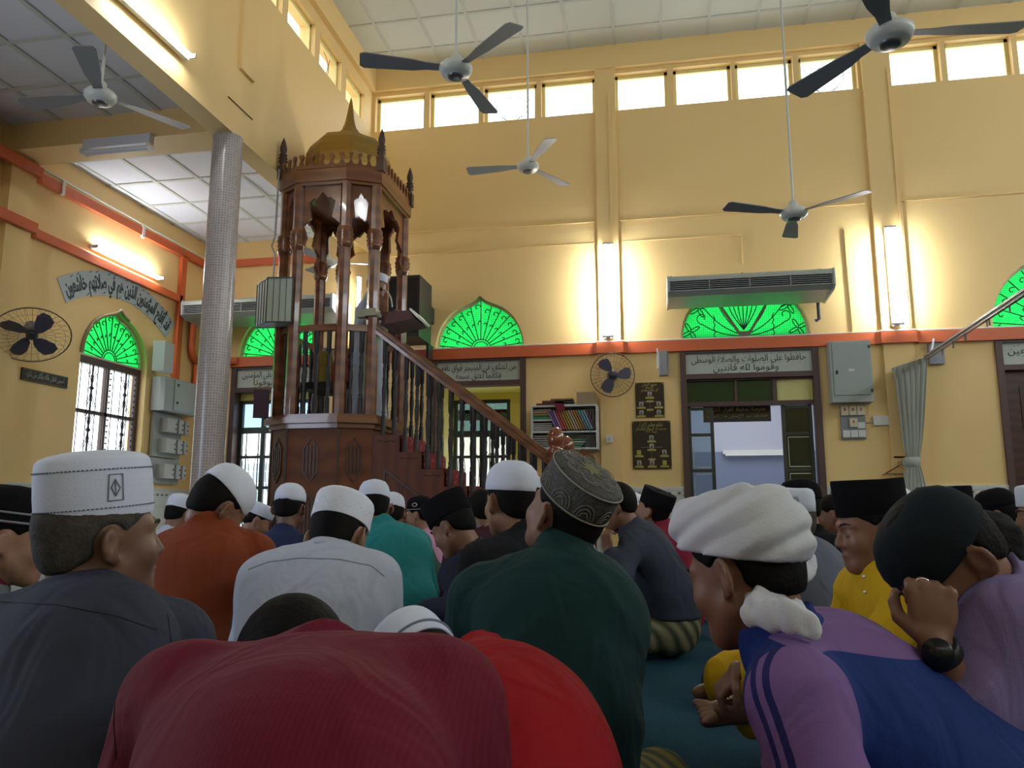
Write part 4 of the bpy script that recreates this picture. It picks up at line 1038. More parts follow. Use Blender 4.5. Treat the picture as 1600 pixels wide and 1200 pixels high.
# aisle wall: meter cabinet, isolator boards, speaker
def sbox(y0, y1, z0, z1, d0, d1, mat, name, e, M_=None):
    mb = MB(); mb.mm((XL+d0, y0, z0), (XL+d1, y1, z1)); return mb.go(name, mat, e)
e = empty('fuse_cabinet', (XL+.1, 8.9, 1.9), 'pale grey electrical cabinet on the aisle wall beside the tiled column', 'cabinet')
sbox(8.42, 9.16, 1.95, 2.36, .02, .20, pgrey, 'case', e); d = sbox(8.60, 9.12, 1.97, 2.34, .20, .212, M('cabinet_door_grey2', (.38, .42, .41), .4), 'door', e)
for yy, zz in ((8.65, 2.27), (8.65, 2.05), (9.07, 2.12)): sbox(yy, yy+.03, zz, zz+.03, .212, .218, black_iron, 'latch', d)
for r_, zz in enumerate((1.70, 1.43)):
    pass
e = empty('isolator_board', (XL+.1, 8.75, 1.3), 'grey board with two rows of isolator switches under the aisle cabinet', 'switch board')
sbox(8.46, 9.02, 1.40, 1.94, .02, .06, pgrey, 'board', e)
for zz in (1.70, 1.45):
    for q, (ya, yw) in enumerate(((8.56, .20), (8.80, .10), (8.93, .08))):
        s = sbox(ya, ya+yw, zz, zz+.17, .06, .17, M('isolator_grey', (.42, .43, .41), .45), 'isolator', e)
        sbox(ya+yw-.03, ya+yw-.012, zz+.10, zz+.12, .17, .174, black_iron, 'knob', s); sbox(ya+yw-.03, ya+yw-.012, zz+.04, zz+.06, .17, .174, black_iron, 'knob', s)
e = empty('isolator_board', (XL+.1, 8.75, 1.1), 'grey board with one row of isolator switches, lowest on the aisle wall', 'switch board')
sbox(8.46, 9.02, 1.08, 1.385, .02, .06, pgrey, 'board', e)
for q, (ya, yw) in enumerate(((8.56, .20), (8.80, .10), (8.93, .08))):
    s = sbox(ya, ya+yw, 1.14, 1.31, .06, .17, M('isolator_grey', (.42, .43, .41), .45), 'isolator', e)
    sbox(ya+yw-.03, ya+yw-.012, 1.24, 1.26, .17, .174, black_iron, 'knob', s); sbox(ya+yw-.03, ya+yw-.012, 1.18, 1.20, .17, .174, black_iron, 'knob', s)
e = empty('wall_speaker', (XL+.2, 8.6, 2.4), 'pale grey column loudspeaker on the aisle wall above the electrical cabinet', 'loudspeaker')
mb = MB(); a = atx(258, 540, XL+.28); b = atx(275, 540, XL+.28)
mb.prism([(a.y-.02, XL+.14), (a.y, XL+.28), (b.y+.03, XL+.24), (b.y+.03, XL+.12)], lambda u, v, w: (v, u, w), 2.40, 2.76); mb.go('cabinet', M('speaker_pale', (.45, .47, .48), .5), e)
mb = MB(); mb.mm((XL+.0, 8.42, 2.45), (XL+.15, 8.50, 2.66)); mb.go('bracket', M('bracket_dark', (.15, .15, .15), .5), e)
mb = MB(); a = at(351, 680, 9.3)

# ================================================================== SIGNS AND WRITING
# curved calligraphy over the aisle window: pale blue band with black letters
e = empty('calligraphy_band', (XL+.01, 7.8, 3.0), 'curved pale blue band of black calligraphy painted over the arched aisle window', 'calligraphy')
ccy, ccz, r0, r1 = 7.79, 1.65, 1.50, 1.77
# fit: left end (y 6.79) and right end (y 8.76)
ang0, ang1 = R(124.5), R(55.5)
rows = 40; vs = []; fs = []
for i in range(rows+1):
    a = ang0+(ang1-ang0)*i/rows
    for rr in (r0, r1):
        for x in (XL+.002, XL+.010): vs.append((x, ccy+rr*math.cos(a)*1.0, ccz+rr*math.sin(a)))
for i in range(rows):
    o = i*4; p = o+4
    fs += [(o+1, o+3, p+3, p+1), (o, p, p+2, o+2), (o, o+1, p+1, p), (o+2, p+2, p+3, o+3)]
fs += [(0, 2, 3, 1), (rows*4, rows*4+1, rows*4+3, rows*4+2)]
mb = MB(); mb.add(vs, fs); mb.go('band', M('pale_blue_board', (.42, .50, .54), .6), e)
Lm = (r0+.13)*(ang0-ang1)*.95
def arcfn(u, v, w):
    a = (ang0+ang1)/2-u/(r0+.13); rr = r0+.075+v
    return (XL+.010+w, ccy+rr*math.cos(a), ccz+rr*math.sin(a))
t = text_mb('قد أفلح المؤمنون الذين هم في صلاتهم خاشعون', .215, .003, arcfn, width=Lm, marks=True, bold=.007); t.go('lettering', M('dark_blue_lettering', (.03, .04, .06), .5), e)
# small black plaque
e = empty('wall_plaque', (XL+.02, 6.74, 2.0), 'small black plaque with faint lettering on the aisle wall below the wall fan', 'plaque')
mb = MB(); mb.mm((XL, 6.45, 2.00), (XL+.02, 7.05, 2.12)); mb.go('board', M('black_plaque', (.012, .014, .012), .35), e)
t = text_mb('أحسن الظن بالله وأكثر من ذكره', .075, .002, lambda u, v, w: (XL+.02+w, 6.75+u, 2.045+v), width=.5); t.go('lettering', M('silver_lettering', (.35, .38, .36), .4), e)
mb = MB(); mb.mm((XL+.02, 6.46, 2.112), (XL+.022, 7.04, 2.116)); mb.mm((XL+.02, 6.46, 2.004), (XL+.022, 7.04, 2.008)); mb.go('edging', M('brass_edging', (.25, .2, .1), .4, .6), e)

blackgloss = M('black_gloss_chart', (.012, .012, .016), .06, coat=.5)
goldp = M('gold_plate', (.38, .33, .07), .45)
portr = M('portrait_photo', (.45, .42, .36), .5)
def chart(p0, p1, label, lines, nodes):
    a, b = at(*p0, YF-.02), at(*p1, YF-.02); x0, x1, z0, z1 = a.x, b.x, b.z, a.z
    e = empty('organisation_chart', ((x0+x1)/2, YF, z0), label, 'chart')
    mb = MB(); mb.mm((x0, YF-.012, z0), (x1, YF, z1)); mb.go('backing', M('dull_gold_corner', (.24, .18, .05), .4, .4), e)
    r = .05; pts = []
    for cx, cy, a0 in ((x1-r, z1-r, 0), (x0+r, z1-r, 90), (x0+r, z0+r, 180), (x1-r, z0+r, 270)):
        for k in range(5): t = R(a0+k*22.5); pts.append((cx+(r-.004)*math.cos(t), cy+(r-.004)*math.sin(t)))
    mb = MB(); mb.prism(pts, FARFN, -.018, -.012); bd = mb.go('board', blackgloss, e)
    W_, H_ = x1-x0, z1-z0; t = MB()
    for s, v, wd, sz in lines: text_mb(s, sz, .002, lambda u, v2, w: ((x0+x1)/2+u, YF-.018-w, z0+v*H_+v2), t, width=wd*W_)
    t.go('lettering', gold, bd)
    for (u, v, ph) in nodes:
        cx, cz = x0+u*W_, z0+v*H_
        if ph < 2:
            mb = MB(); mb.mm((cx-.024, YF-.021, cz), (cx+.024, YF-.018, cz+.055)); mb.cur = 1
            if ph == 0:
                mb.prism([(cx-.018, cz+.004), (cx+.018, cz+.004), (cx+.012, cz+.022), (cx+.006, cz+.028), (cx+.009, cz+.04), (cx, cz+.05), (cx-.009, cz+.04), (cx-.006, cz+.028), (cx-.012, cz+.022)], FARFN, -.023, -.021)
            mb.go('photo' if ph == 0 else 'blank_photo', [portr if ph == 0 else goldp, M('portrait_dark', (.07, .06, .05), .5)], bd)
        mb = MB(); mb.mm((cx-(.05 if ph < 2 else .04), YF-.021, cz-.028), (cx+(.05 if ph < 2 else .04), YF-.018, cz-.006)); mb.go('name_plate', goldp, bd)
    mb = MB(); cx = (x0+x1)/2; mb.mm((cx-.001, YF-.0195, z0+.15*H_), (cx+.001, YF-.018, z0+.6*H_)); mb.mm((x0+.22*W_, YF-.0195, z0+.45*H_), (x1-.22*W_, YF-.018, z0+.455*H_)); mb.go('connector_line', M('thin_white_line', (.4, .4, .4), .5), bd)
chart((992, 598), (1039, 652), 'smaller glossy black organisation chart with gold lettering, the upper one', [('مسجد الإيمان', .90, .50, .06), ('الإمام', .82, .28, .05), ('أهل جماعة مسجد نور', .75, .60, .05)],
      [(.5, .60, 0), (.5, .50, 2), (.2, .32, 0), (.8, .32, 0), (.2, .08, 0), (.8, .08, 0), (.5, .26, 2)])
chart((987, 658), (1050, 733), 'larger glossy black organisation chart with gold lettering, the lower one', [('تنظيم مجلس الإدارة', .885, .60, .07), ('مسجد دار السعادة والسلام', .81, .78, .05), ('سنة ٢٠١٢', .75, .28, .05)],
      [(.5, .60, 0), (.5, .425, 0), (.17, .30, 1), (.82, .30, 0), (.17, .085, 0), (.5, .085, 0), (.82, .085, 1), (.5, .235, 2)])

# ================================================================== BOOKSHELF
bx0, bx1 = -1.44, -.66; sy0, sy1 = 9.08, 9.385; sz0, sz1 = 1.46, 1.98
e = empty('bookshelf', ((bx0+bx1)/2, 9.25, sz0), 'white wall bookshelf hung left of the pilaster, full of books', 'bookshelf')
mb = MB(); t = .018
mb.mm((bx0, sy1-.01, sz0), (bx1, sy1, sz1)); mb.go('back_panel', whitep, e)
for (x, nm) in ((bx0, 'side_panel'), (bx1-t, 'side_panel')):
    mb = MB(); mb.mm((x, sy0, sz0), (x+t, sy1-.01, sz1)); mb.go(nm, M('shelf_white', (.58, .60, .60), .4), e)
for z, nm in ((sz0, 'shelf'), (1.655, 'shelf'), (sz1-t, 'shelf')):
    mb = MB(); mb.mm((bx0+t, sy0, z), (bx1-t, sy1-.01, z+t)); mb.go(nm, M('shelf_white', (.58, .60, .60), .4), e)
mb = MB(); mb.mm((bx0+t, sy0+.02, 1.80), (-1.20, sy1-.01, 1.815)); mb.go('shelf', M('shelf_white', (.58, .60, .60), .4), e)
rr = random.Random(5)
def book(c, dims, M3, col, label, group, pages=(.62, .60, .52)):
    """dims = thickness, depth, height"""
    th, dp, hh = dims
    e = empty('book', c, label, 'book', group); c = Vector(c)
    def B(off, d, mat, nm):
        mb = MB(); mb.box(c+M3 @ Vector(off), d, M3); mb.go(nm, mat, e)
    cm = M('book_%02d%02d%02d' % tuple(int(x*99) for x in col), col, .45)
    mb = MB()
    for o, d in (((-th/2+.0015, 0, 0), (.003, dp, hh)), ((th/2-.0015, 0, 0), (.003, dp, hh)), ((0, -dp/2+.0015, 0), (th, .003, hh))): mb.box(c+M3 @ Vector(o), d, M3)
    mb.go('cover', cm, e)
    mb = MB(); mb.box(c+M3 @ Vector((0, .002, 0)), (th-.006, dp-.008, hh-.008), M3); mb.go('pages', M('book_pages', pages, .8), e)
I3 = Matrix.Identity(3)
lean = R(-24); ML = Matrix.Rotation(lean, 3, 'Y')
cols = [((.30, .18, .42), 'lilac'), ((.14, .06, .30), 'dark purple'), ((.45, .22, .40), 'mauve'), ((.42, .05, .05), 'red'), ((.50, .12, .06), 'orange red'), ((.36, .25, .05), 'ochre'), ((.38, .26, .06), 'broad ochre'),
        ((.40, .30, .10), 'yellow ochre'), ((.42, .33, .42), 'pale pink grey'), ((.40, .26, .08), 'tan'), ((.35, .18, .05), 'brown'), ((.30, .14, .05), 'dark brown'), ((.10, .26, .38), 'sky blue'), ((.16, .32, .42), 'pale blue'), ((.22, .36, .46), 'ice blue'), ((.14, .05, .10), 'dark plum')]
xx = -1.145
for i, (cl, nm) in enumerate(cols):
    th = .026
    cx = xx-.052; book((cx+.01, sy0+.10, 1.673+.131), (th-.002, .16, .245), ML, cl, '%s book leaning left on the upper shelf of the white bookshelf' % nm, 'leaning books on the bookshelf')
    xx += .0298
ORD = ['first', 'second', 'third', 'fourth', 'fifth', 'sixth', 'seventh', 'eighth', 'ninth', 'tenth', 'eleventh', 'twelfth', 'thirteenth', 'fourteenth']
for i in range(14):      # white booklets behind, above
    book((-1.10+i*.029, sy1-.075, 1.673+.135), (.022, .10, .265), I3, (.55+.02*(i % 3), .56, .56), '%s from left of the thin white booklets behind the leaning books' % ORD[i], 'white booklets at the back of the upper shelf')
FL = Matrix(((0, 0, 1), (0, 1, 0), (-1, 0, 0)))      # lying flat
for i, (cl, nm, w_) in enumerate((((.03, .22, .12), 'green box file with a pale label', .26), ((.33, .22, .05), 'mustard book', .24), ((.42, .30, .22), 'pale pink brown book', .25), ((.45, .42, .36), 'cream book', .23))):
    hgt = (.045, .03, .03, .02)[i]; zz = 1.815+(.0, .045, .075, .105)[i]+hgt/2
    book((-1.31, sy0+.13, zz), (hgt-.002, .18, w_-.02), FL, cl, '%s lying in the top left compartment of the bookshelf' % nm, 'books lying in the top left compartment')
for i in range(6): book((-1.31, sy0+.13, 1.478+.012+i*.026), (.022, .18, .22-.01*(i % 2)), FL, (.30+.04*(i % 3), .36, .33), '%s from bottom of the grey green folders at lower left of the bookshelf' % ORD[i], 'stacked folders at lower left')
for i in range(5): book((-1.31, sy0+.15, 1.673+.010+i*.022), (.019, .16, .23), FL, (.55, .57, .53), '%s from bottom of the white folders in the middle left compartment' % ORD[i], 'white folders in the middle left compartment')
for i, cl in enumerate(((.10, .28, .20), (.12, .30, .22), (.5, .52, .5), (.08, .22, .15))): book((-.98+.02*i, sy0+.12, 1.478+.014+i*.027), (.022, .18, .26), FL, cl, '%s folder lying on the bottom shelf, right half' % ('green', 'second green', 'white', 'dark green')[i], 'folders on the bottom shelf')
for i in range(6): book((-.82+.022*i, sy0+.16, 1.478+.075), (.016, .14, .14), Matrix.Rotation(R(-8), 3, 'Y'), (.25, .25, .28), '%s from left of the thin grey booklets ending the bottom shelf' % ORD[i], 'thin booklets at the right end')
for i, (cl, nm, cx, w_, th, st) in enumerate((((.10, .03, .03), 'dark maroon book', -1.26, .24, .03, 0), ((.16, .04, .03), 'reddish book', -1.18, .26, .03, 1), ((.05, .07, .06), 'dark green book', -1.05, .22, .02, 1), ((.30, .20, .06), 'tan open book', -1.08, .26, .018, 2), ((.60, .61, .60), 'white paper pad', -.98, .22, .016, 0))):
    base = sz1+(0, .031, .063)[st]; book((cx, sy0+.12, base+th/2), (th-.001, .19, w_), FL, cl, '%s lying on top of the bookshelf' % nm, 'books lying on top of the bookshelf')
e = empty('cardboard_box', (-.79, 9.2, sz1), 'small brown cardboard box on top of the bookshelf', 'box')
mb = MB(); mb.mm((-.90, 9.10, sz1), (-.68, 9.32, sz1+.15)); mb.go('box_body', M('cardboard', (.34, .26, .15), .8), e)
mb = MB(); mb.bar((-.90, 9.21, sz1+.15), (-.925, 9.21, sz1+.19), .2, .004, (1, 0, 0)); mb.go('flap', M('cardboard', (.34, .26, .15), .8), e)
mb = MB()
q = at(876, 640, 9.07); mb.prism([(q.x-.08, sz1+.02), (q.x+.04, sz1+.015), (q.x+.05, sz1-.06), (q.x+.01, sz1-.09), (q.x-.05, sz1-.05)], lambda u, v, w: (u, 9.055+w, v), 0, .02)
mb.go('hanging_cloth', M('maroon_cloth', (.16, .01, .03), .8), None, 'dark red cloth hanging over the front edge of the bookshelf', 'cloth')

# ================================================================== CURTAIN AND TRACK
e = empty('curtain_track', (3.0, 9.2, 2.4), 'grey metal curtain track sloping up toward the right from the far wall', 'curtain track')
pA = at(1448, 556, 9.28); pB = at(1622, 440, 6.6)
d = pB-pA
mb = MB(); mb.bar(pA-d*.01, pA+d*1.05, .05, .022); mb.bar(pA-d*.01+Vector((0, 0, -.025)), pA+d*1.05+Vector((0, 0, -.025)), .03, .03)
mb.go('rail', M('track_grey', (.28, .28, .30), .35, .5), e)
for t_ in (.18, .30, .42, .43, .62, .64, .80): 
    p = pA+d*t_; mb = MB(); mb.bar(p+Vector((0, 0, -.035)), p+Vector((0, 0, -.10)), .012, .012, (0, 1, 0)); mb.go('glider', M('glider_grey', (.12, .12, .13), .5), e)
mb = MB(); q = at(1460, 535, YF-.03); mb.mm((q.x-.07, YF-.04, 2.38), (q.x+.09, YF, 2.62)); mb.bar((q.x, YF-.03, 2.68), pA+d*.06, .02, .02); mb.go('wall_bracket', M('bracket_slate', (.25, .26, .30), .5), e)
def curtain():
    # hangs from the near end of the track, gathered and knotted lower down
    n = 60; rows_ = [(565, 1392, 1450, 0), (600, 1399, 1447, 1), (650, 1405, 1444, 1), (690, 1410, 1441, 1), (712, 1414, 1437, 1), (722, 1415, 1436, 1), (735, 1413, 1440, 1), (760, 1409, 1447, 1), (800, 1405, 1450, 1), (930, 1400, 1452, 1)]
    vs = []; fs = []
    for j, (py, xa, xb, k) in enumerate(rows_):
        a = at(xa, py, 9.22); b = at(xb, py, 9.22)
        amp = .035 if j in (0, 1, 2, 8, 9) else .02
        for i in range(n):
            s = i/n*2*PI; u = (1-math.cos(s))/2; front = math.sin(s)
            x = a.x+(b.x-a.x)*u; z = a.z
            if j == 0: z += .12*(u-.65)
            y = 9.22-.055*front-amp*math.sin(u*38+j*.35)*(.6 if front > 0 else .3)
            vs.append((x, y, z))
    m = len(rows_)
    for j in range(m-1):
        for i in range(n): fs.append((j*n+i, j*n+(i+1) % n, (j+1)*n+(i+1) % n, (j+1)*n+i))
    mb = MB(); mb.add(vs, fs, True); mb.add(vs[:n], [tuple(range(n))[::-1]])
    return mb
cm = M('pale_grey_green_curtain', (.40, .42, .36), .8, bump=(20, .2))
e2 = empty('curtain', (2.82, 9.22, 0), 'pale grey curtain gathered and tied back, hanging from the end of the track', 'curtain')
curtain().go('drape', cm, e2)
a = at(1414, 722, 9.2); b = at(1437, 722, 9.2); mb = MB(); mb.lathe([(.0, -.07), ((b.x-a.x)*.56, -.05), ((b.x-a.x)*.60, 0), ((b.x-a.x)*.56, .05), (0, .06)], ((a.x+b.x)/2, 9.22, a.z), 16, sy=.8); mb.go('tie', cm, e2)
for k, (dx, col, lab) in enumerate(((0, (.45, .08, .05), 'red wire clothes hanger on the wall left of the curtain'), (.03, (.05, .04, .04), 'black wire clothes hanger on the wall left of the curtain'))):
    q = at(1403, 735, 9.36); q.x += dx; q.z += dx*.4; s = .17
    mb = MB(); y = 9.34-k*.02
    mb.tube([(q.x-s, y, q.z-.05), (q.x, y, q.z+.05), (q.x+s, y, q.z-.05), (q.x-s, y, q.z-.05)], .004, 5)
    mb.tube([(q.x, y, q.z+.05), (q.x, y, q.z+.08), (q.x+.02, y, q.z+.10), (q.x+.03, y, q.z+.08)], .003, 5)
    mb.go('clothes_hanger', M('hanger%d' % k, col, .4), None, lab, 'clothes hanger')
mb = MB(); q = at(1403, 716, 9.38); mb.mm((q.x-.05, YF-.05, q.z+.0), (q.x+.10, YF, q.z+.02)); mb.go('wall_hook', black_iron, None, 'small dark hook rail holding the clothes hangers', 'hook')

# ================================================================== PEOPLE: implicit surfaces, polygonised
F32 = np.float32
def V3(*a): return np.array(a, F32)
def s_cap(P, a, b, ra, rb=None):
    rb = ra if rb is None else rb
    a = np.asarray(a, F32); b = np.asarray(b, F32); d = b-a; L2 = float(d @ d)+1e-9
    t = np.clip(((P-a) @ d)/L2, 0, 1)
    q = P-a-t[:, None]*d
    return np.sqrt((q*q).sum(1))-(ra+(rb-ra)*t)
def s_ell(P, c, r, Rm=None):
    q = P-np.asarray(c, F32)
    if Rm is not None: q = q @ np.asarray(Rm, F32)      # columns of Rm are the local axes
    r = np.asarray(r, F32); k0 = np.sqrt(((q/r)**2).sum(1)); k1 = np.sqrt(((q/(r*r))**2).sum(1))+1e-9
    return k0*(k0-1)/k1
def smin(a, b, k):
    h = np.clip(.5+.5*(b-a)/k, 0, 1); return b*(1-h)+a*h-k*h*(1-h)
def smax(a, b, k): return -smin(-a, -b, k)
def s_plane(P, p, n):      # negative on the side opposite to n
    n = np.asarray(n, F32); n = n/np.linalg.norm(n); return (P-np.asarray(p, F32)) @ n
def s_wave(P, sc, seed=0):
    """cheap smooth noise in -1..1"""
    a = 0
    rs = np.random.RandomState(seed)
    for k in range(4):
        d = rs.normal(size=3).astype(F32); d /= np.linalg.norm(d); ph = rs.uniform(0, 6.28); e = rs.normal(size=3).astype(F32)
        a = a+np.sin((P @ d)*sc*(1+.35*k)+ph+1.3*np.sin((P @ e)*sc*.35+ph*2))
    return a/4

def polygonise(fn, lo, hi, h, lip=1.6):
    lo = np.asarray(lo, F32); hi = np.asarray(hi, F32); B = 6
    nb = np.maximum(1, np.ceil((hi-lo)/(h*B)).astype(int)); n = nb*B+1
    g = [lo[i]+(np.arange(nb[i])+.5)*h*B for i in range(3)]
    C = np.stack(np.meshgrid(*g, indexing='ij'), -1).reshape(-1, 3).astype(F32)
    d = fn(C); act = np.abs(d) < h*B*.87*lip
    act3 = act.reshape(nb); sg = (d.reshape(nb) < 0)
    vals = np.where(np.repeat(np.repeat(np.repeat(sg, B, 0), B, 1), B, 2), F32(-1), F32(1)); vals = np.pad(vals, ((0, 1),)*3, mode='edge').astype(F32)
    m = np.zeros(n, bool); idx = np.argwhere(act3)
    for i, j, k in idx: m[i*B:i*B+B+1, j*B:j*B+B+1, k*B:k*B+B+1] = True
    q = np.argwhere(m)
    if len(q) == 0: return np.zeros((0, 3)), np.zeros((0, 4), int)
    out = np.empty(len(q), F32)
    for s in range(0, len(q), 400000):
        out[s:s+400000] = fn(lo+q[s:s+400000].astype(F32)*h)
    vals[m] = out
    # border is outside
    for ax in range(3):
        sl = [slice(None)]*3; sl[ax] = 0; vals[tuple(sl)] = np.maximum(vals[tuple(sl)], .001); sl[ax] = -1; vals[tuple(sl)] = np.maximum(vals[tuple(sl)], .001)
    ins = vals < 0
    c = [ins[i:n[0]-1+i, j:n[1]-1+j, k:n[2]-1+k] for i in (0, 1) for j in (0, 1) for k in (0, 1)]
    s8 = sum(x.astype(np.int8) for x in c); cell = (s8 > 0) & (s8 < 8)
    ci = np.argwhere(cell); idm = -np.ones(cell.shape, np.int32); idm[tuple(ci.T)] = np.arange(len(ci))
    acc = np.zeros((len(ci), 3), F32); cnt = np.zeros(len(ci), F32)
    offs = [np.array((i, j, k)) for i in (0, 1) for j in (0, 1) for k in (0, 1)]
    for a in range(8):
        for b in range(a+1, 8):
            df = offs[b]-offs[a]
            if abs(df).sum() != 1: continue
            va = vals[tuple((ci+offs[a]).T)]; vb = vals[tuple((ci+offs[b]).T)]
            cr = (va < 0) != (vb < 0); t = np.where(cr, va/(va-vb+1e-12), 0)
            acc += np.where(cr[:, None], offs[a]+t[:, None]*df, 0); cnt += cr
    verts = lo+(ci+acc/np.maximum(cnt, 1)[:, None])*h
    quads = []
    for ax in range(3):
        u, v = (ax+1) % 3, (ax+2) % 3
        sa = [slice(1, -1)]*3; sa[ax] = slice(0, -1); sb = list(sa); sb[ax] = slice(1, None)
        A, Bv = ins[tuple(sa)], ins[tuple(sb)]
        e = np.argwhere(A != Bv)
        if not len(e): continue
        o = np.array([1, 1, 1]); o[ax] = 0; e = e+o; fl = ins[tuple(e.T)]
        du = np.zeros(3, int); du[u] = 1; dv = np.zeros(3, int); dv[v] = 1
        q = np.stack([idm[tuple((e-du-dv).T)], idm[tuple((e-dv).T)], idm[tuple(e.T)], idm[tuple((e-du).T)]], 1)
        q[~fl] = q[~fl][:, ::-1]; quads.append(q)
    q = np.concatenate(quads); q = q[(q >= 0).all(1)]
    return verts, q
def np_mesh(name, V, Q, matfn=None, smooth_iter=1, attr=None):
    me = bpy.data.meshes.new(name); V = np.asarray(V, F32)
    if smooth_iter and len(V):
        for _ in range(smooth_iter):
            acc = np.zeros_like(V); cnt = np.zeros(len(V), F32)
            for a in range(4):
                for b in (Q[:, (a+1) % 4], Q[:, (a-1) % 4]):
                    for k in range(3): acc[:, k] += np.bincount(Q[:, a], V[b, k], len(V))
                    cnt += np.bincount(Q[:, a], minlength=len(V))
            V = V*.5+.5*acc/np.maximum(cnt, 1)[:, None]
    me.vertices.add(len(V)); me.vertices.foreach_set('co', V.astype(F32).ravel())
    me.loops.add(len(Q)*4); me.loops.foreach_set('vertex_index', Q.ravel().astype(np.int32))
    me.polygons.add(len(Q)); me.polygons.foreach_set('loop_start', np.arange(len(Q), dtype=np.int32)*4); me.polygons.foreach_set('loop_total', np.full(len(Q), 4, np.int32))
    me.polygons.foreach_set('use_smooth', np.ones(len(Q), bool))
    if matfn is not None:
        c = V[Q].mean(1); me.polygons.foreach_set('material_index', matfn(c).astype(np.int32))
    me.update(calc_edges=True)
    if attr is not None:
        for k, vals in attr(V).items():
            at_ = me.attributes.new(k, 'FLOAT', 'POINT'); at_.data.foreach_set('value', np.asarray(vals, F32))
    return me

def rot(yaw, pitch=0, roll=0):
    """columns: right, forward, up.  yaw + turns left, pitch + looks down, roll + tilts the crown to the right"""
    return np.array((Matrix.Rotation(R(yaw), 3, 'Z') @ Matrix.Rotation(R(-pitch), 3, 'X') @ Matrix.Rotation(R(roll), 3, 'Y')), F32)

SKIN = {}
def skin(tone):
    if tone not in SKIN: SKIN[tone] = M('skin_%d' % len(SKIN), tone, .5, bump=(90, .06), vary=(14, .08))
    return SKIN[tone]
T_MID, T_DARK, T_LIGHT = (.215, .105, .062), (.15, .075, .046), (.30, .16, .10)
hair_black = M('black_hair', (.005, .004, .004), .75, spec=.15, bump=(160, .3))
hair_grey = M('grey_hair', (.062, .056, .050), .85, spec=.2, bump=(180, .35), vary=(60, .5))
brow_m = M('eyebrow', (.02, .015, .012), .8)
eye_m = M('lash_line', (.03, .02, .018), .5)

def head_sdf(P, H, Rm, s, jaw=1.0):
    q = ((P-H) @ Rm)/s
    ax = q.copy(); ax[:, 0] = np.abs(ax[:, 0])
    d = s_ell(q, (0, -.012, .03), (.077, .096, .092))
    d = smin(d, s_ell(q, (0, .030, -.035), (.060*jaw, .062, .075)), .035)
    d = smin(d, s_ell(q, (0, .068, -.088), (.024, .022, .022)), .03)
    d = smin(d, s_cap(ax, (.052*jaw, .005, -.052), (.015, .068, -.092), .020, .014), .03)      # jaw line
    d = smin(d, s_ell(ax, (.038, .062, -.025), (.024, .022, .024)), .025)                       # cheeks
    d = smin(d, s_cap(ax, (.012, .090, .030), (.046, .068, .028), .010, .008), .014)            # brow
    d = smax(d, -s_ell(ax, (.031, .096, .006), (.017, .014, .012)), .012)                       # sockets
    d = smin(d, s_ell(ax, (.031, .076, .006), (.015, .0125, .0115)), .004)                      # eyelids over the eyes
    d = smin(d, s_cap(q, (0, .086, .018), (0, .108, -.022), .007, .0105), .008)                 # nose
    d = smin(d, s_ell(ax, (.012, .098, -.027), (.009, .010, .008)), .006)
    d = smin(d, s_ell(q, (0, .088, -.053), (.024, .013, .0065)), .006)                          # lips
    d = smin(d, s_ell(q, (0, .086, -.066), (.020, .013, .0075)), .006)
    # ears
    e = s_ell(ax, (.089, -.018, -.004), (.009, .024, .035), rot(42, 0, 0))
    e = smax(e, -s_ell(ax, (.100, -.012, .002), (.010, .012, .021)), .005)
    e = smin(e, s_ell(ax, (.079, -.004, -.030), (.006, .009, .011)), .006)
    d = smin(d, e, .006)
    return d*s

def hand_parts(w, dr, nrm, side, curl=.5, s=1.0):
    """list of (a, b, ra, rb) capsules and the palm ellipsoid for a hand at wrist w, pointing dr, palm facing nrm"""
    w = np.array(w, float); dr = np.array(dr, float); dr /= np.linalg.norm(dr); nrm = np.array(nrm, float); nrm -= dr*(nrm @ dr); nrm /= np.linalg.norm(nrm)
    sd = np.cross(dr, nrm)*side      # towards the thumb
    out = []; pc = w+dr*.045*s
    lens = [.068, .076, .070, .054]
    for i in range(4):
        off = (.030-.0195*i)*s; k = w+dr*(.088-.004*abs(i-1.2))*s+sd*off
        out.append((w+dr*.02*s+sd*off*.6, k, .0115*s, .0105*s)); a = k; ang = 0
        for j, fr in enumerate((.45, .30, .25)):
            ang += curl*(1.15, 1.25, .8)[j]*(1+.06*i)
            v = dr*math.cos(ang)+nrm*math.sin(ang); b = a+v*lens[i]*fr*s; out.append((a, b, (.0098-.0008*j)*s, (.0092-.0010*j)*s)); a = b
    a = w+dr*.018*s+sd*.026*s; b = a+(dr*.55+sd*.65+nrm*.35)*.036*s; c = b+(dr*.8+sd*.15+nrm*(.35+.4*curl))*.030*s; e = c+(dr*.8-sd*.15+nrm*(.3+.6*curl))*.024*s
    out += [(a, b, .014*s, .0115*s), (b, c, .0112*s, .010*s), (c, e, .010*s, .008*s)]
    ax = np.stack([sd, dr, nrm], 1)
    return out, (w+dr*.050*s, (.038*s, .046*s, .014*s), ax)

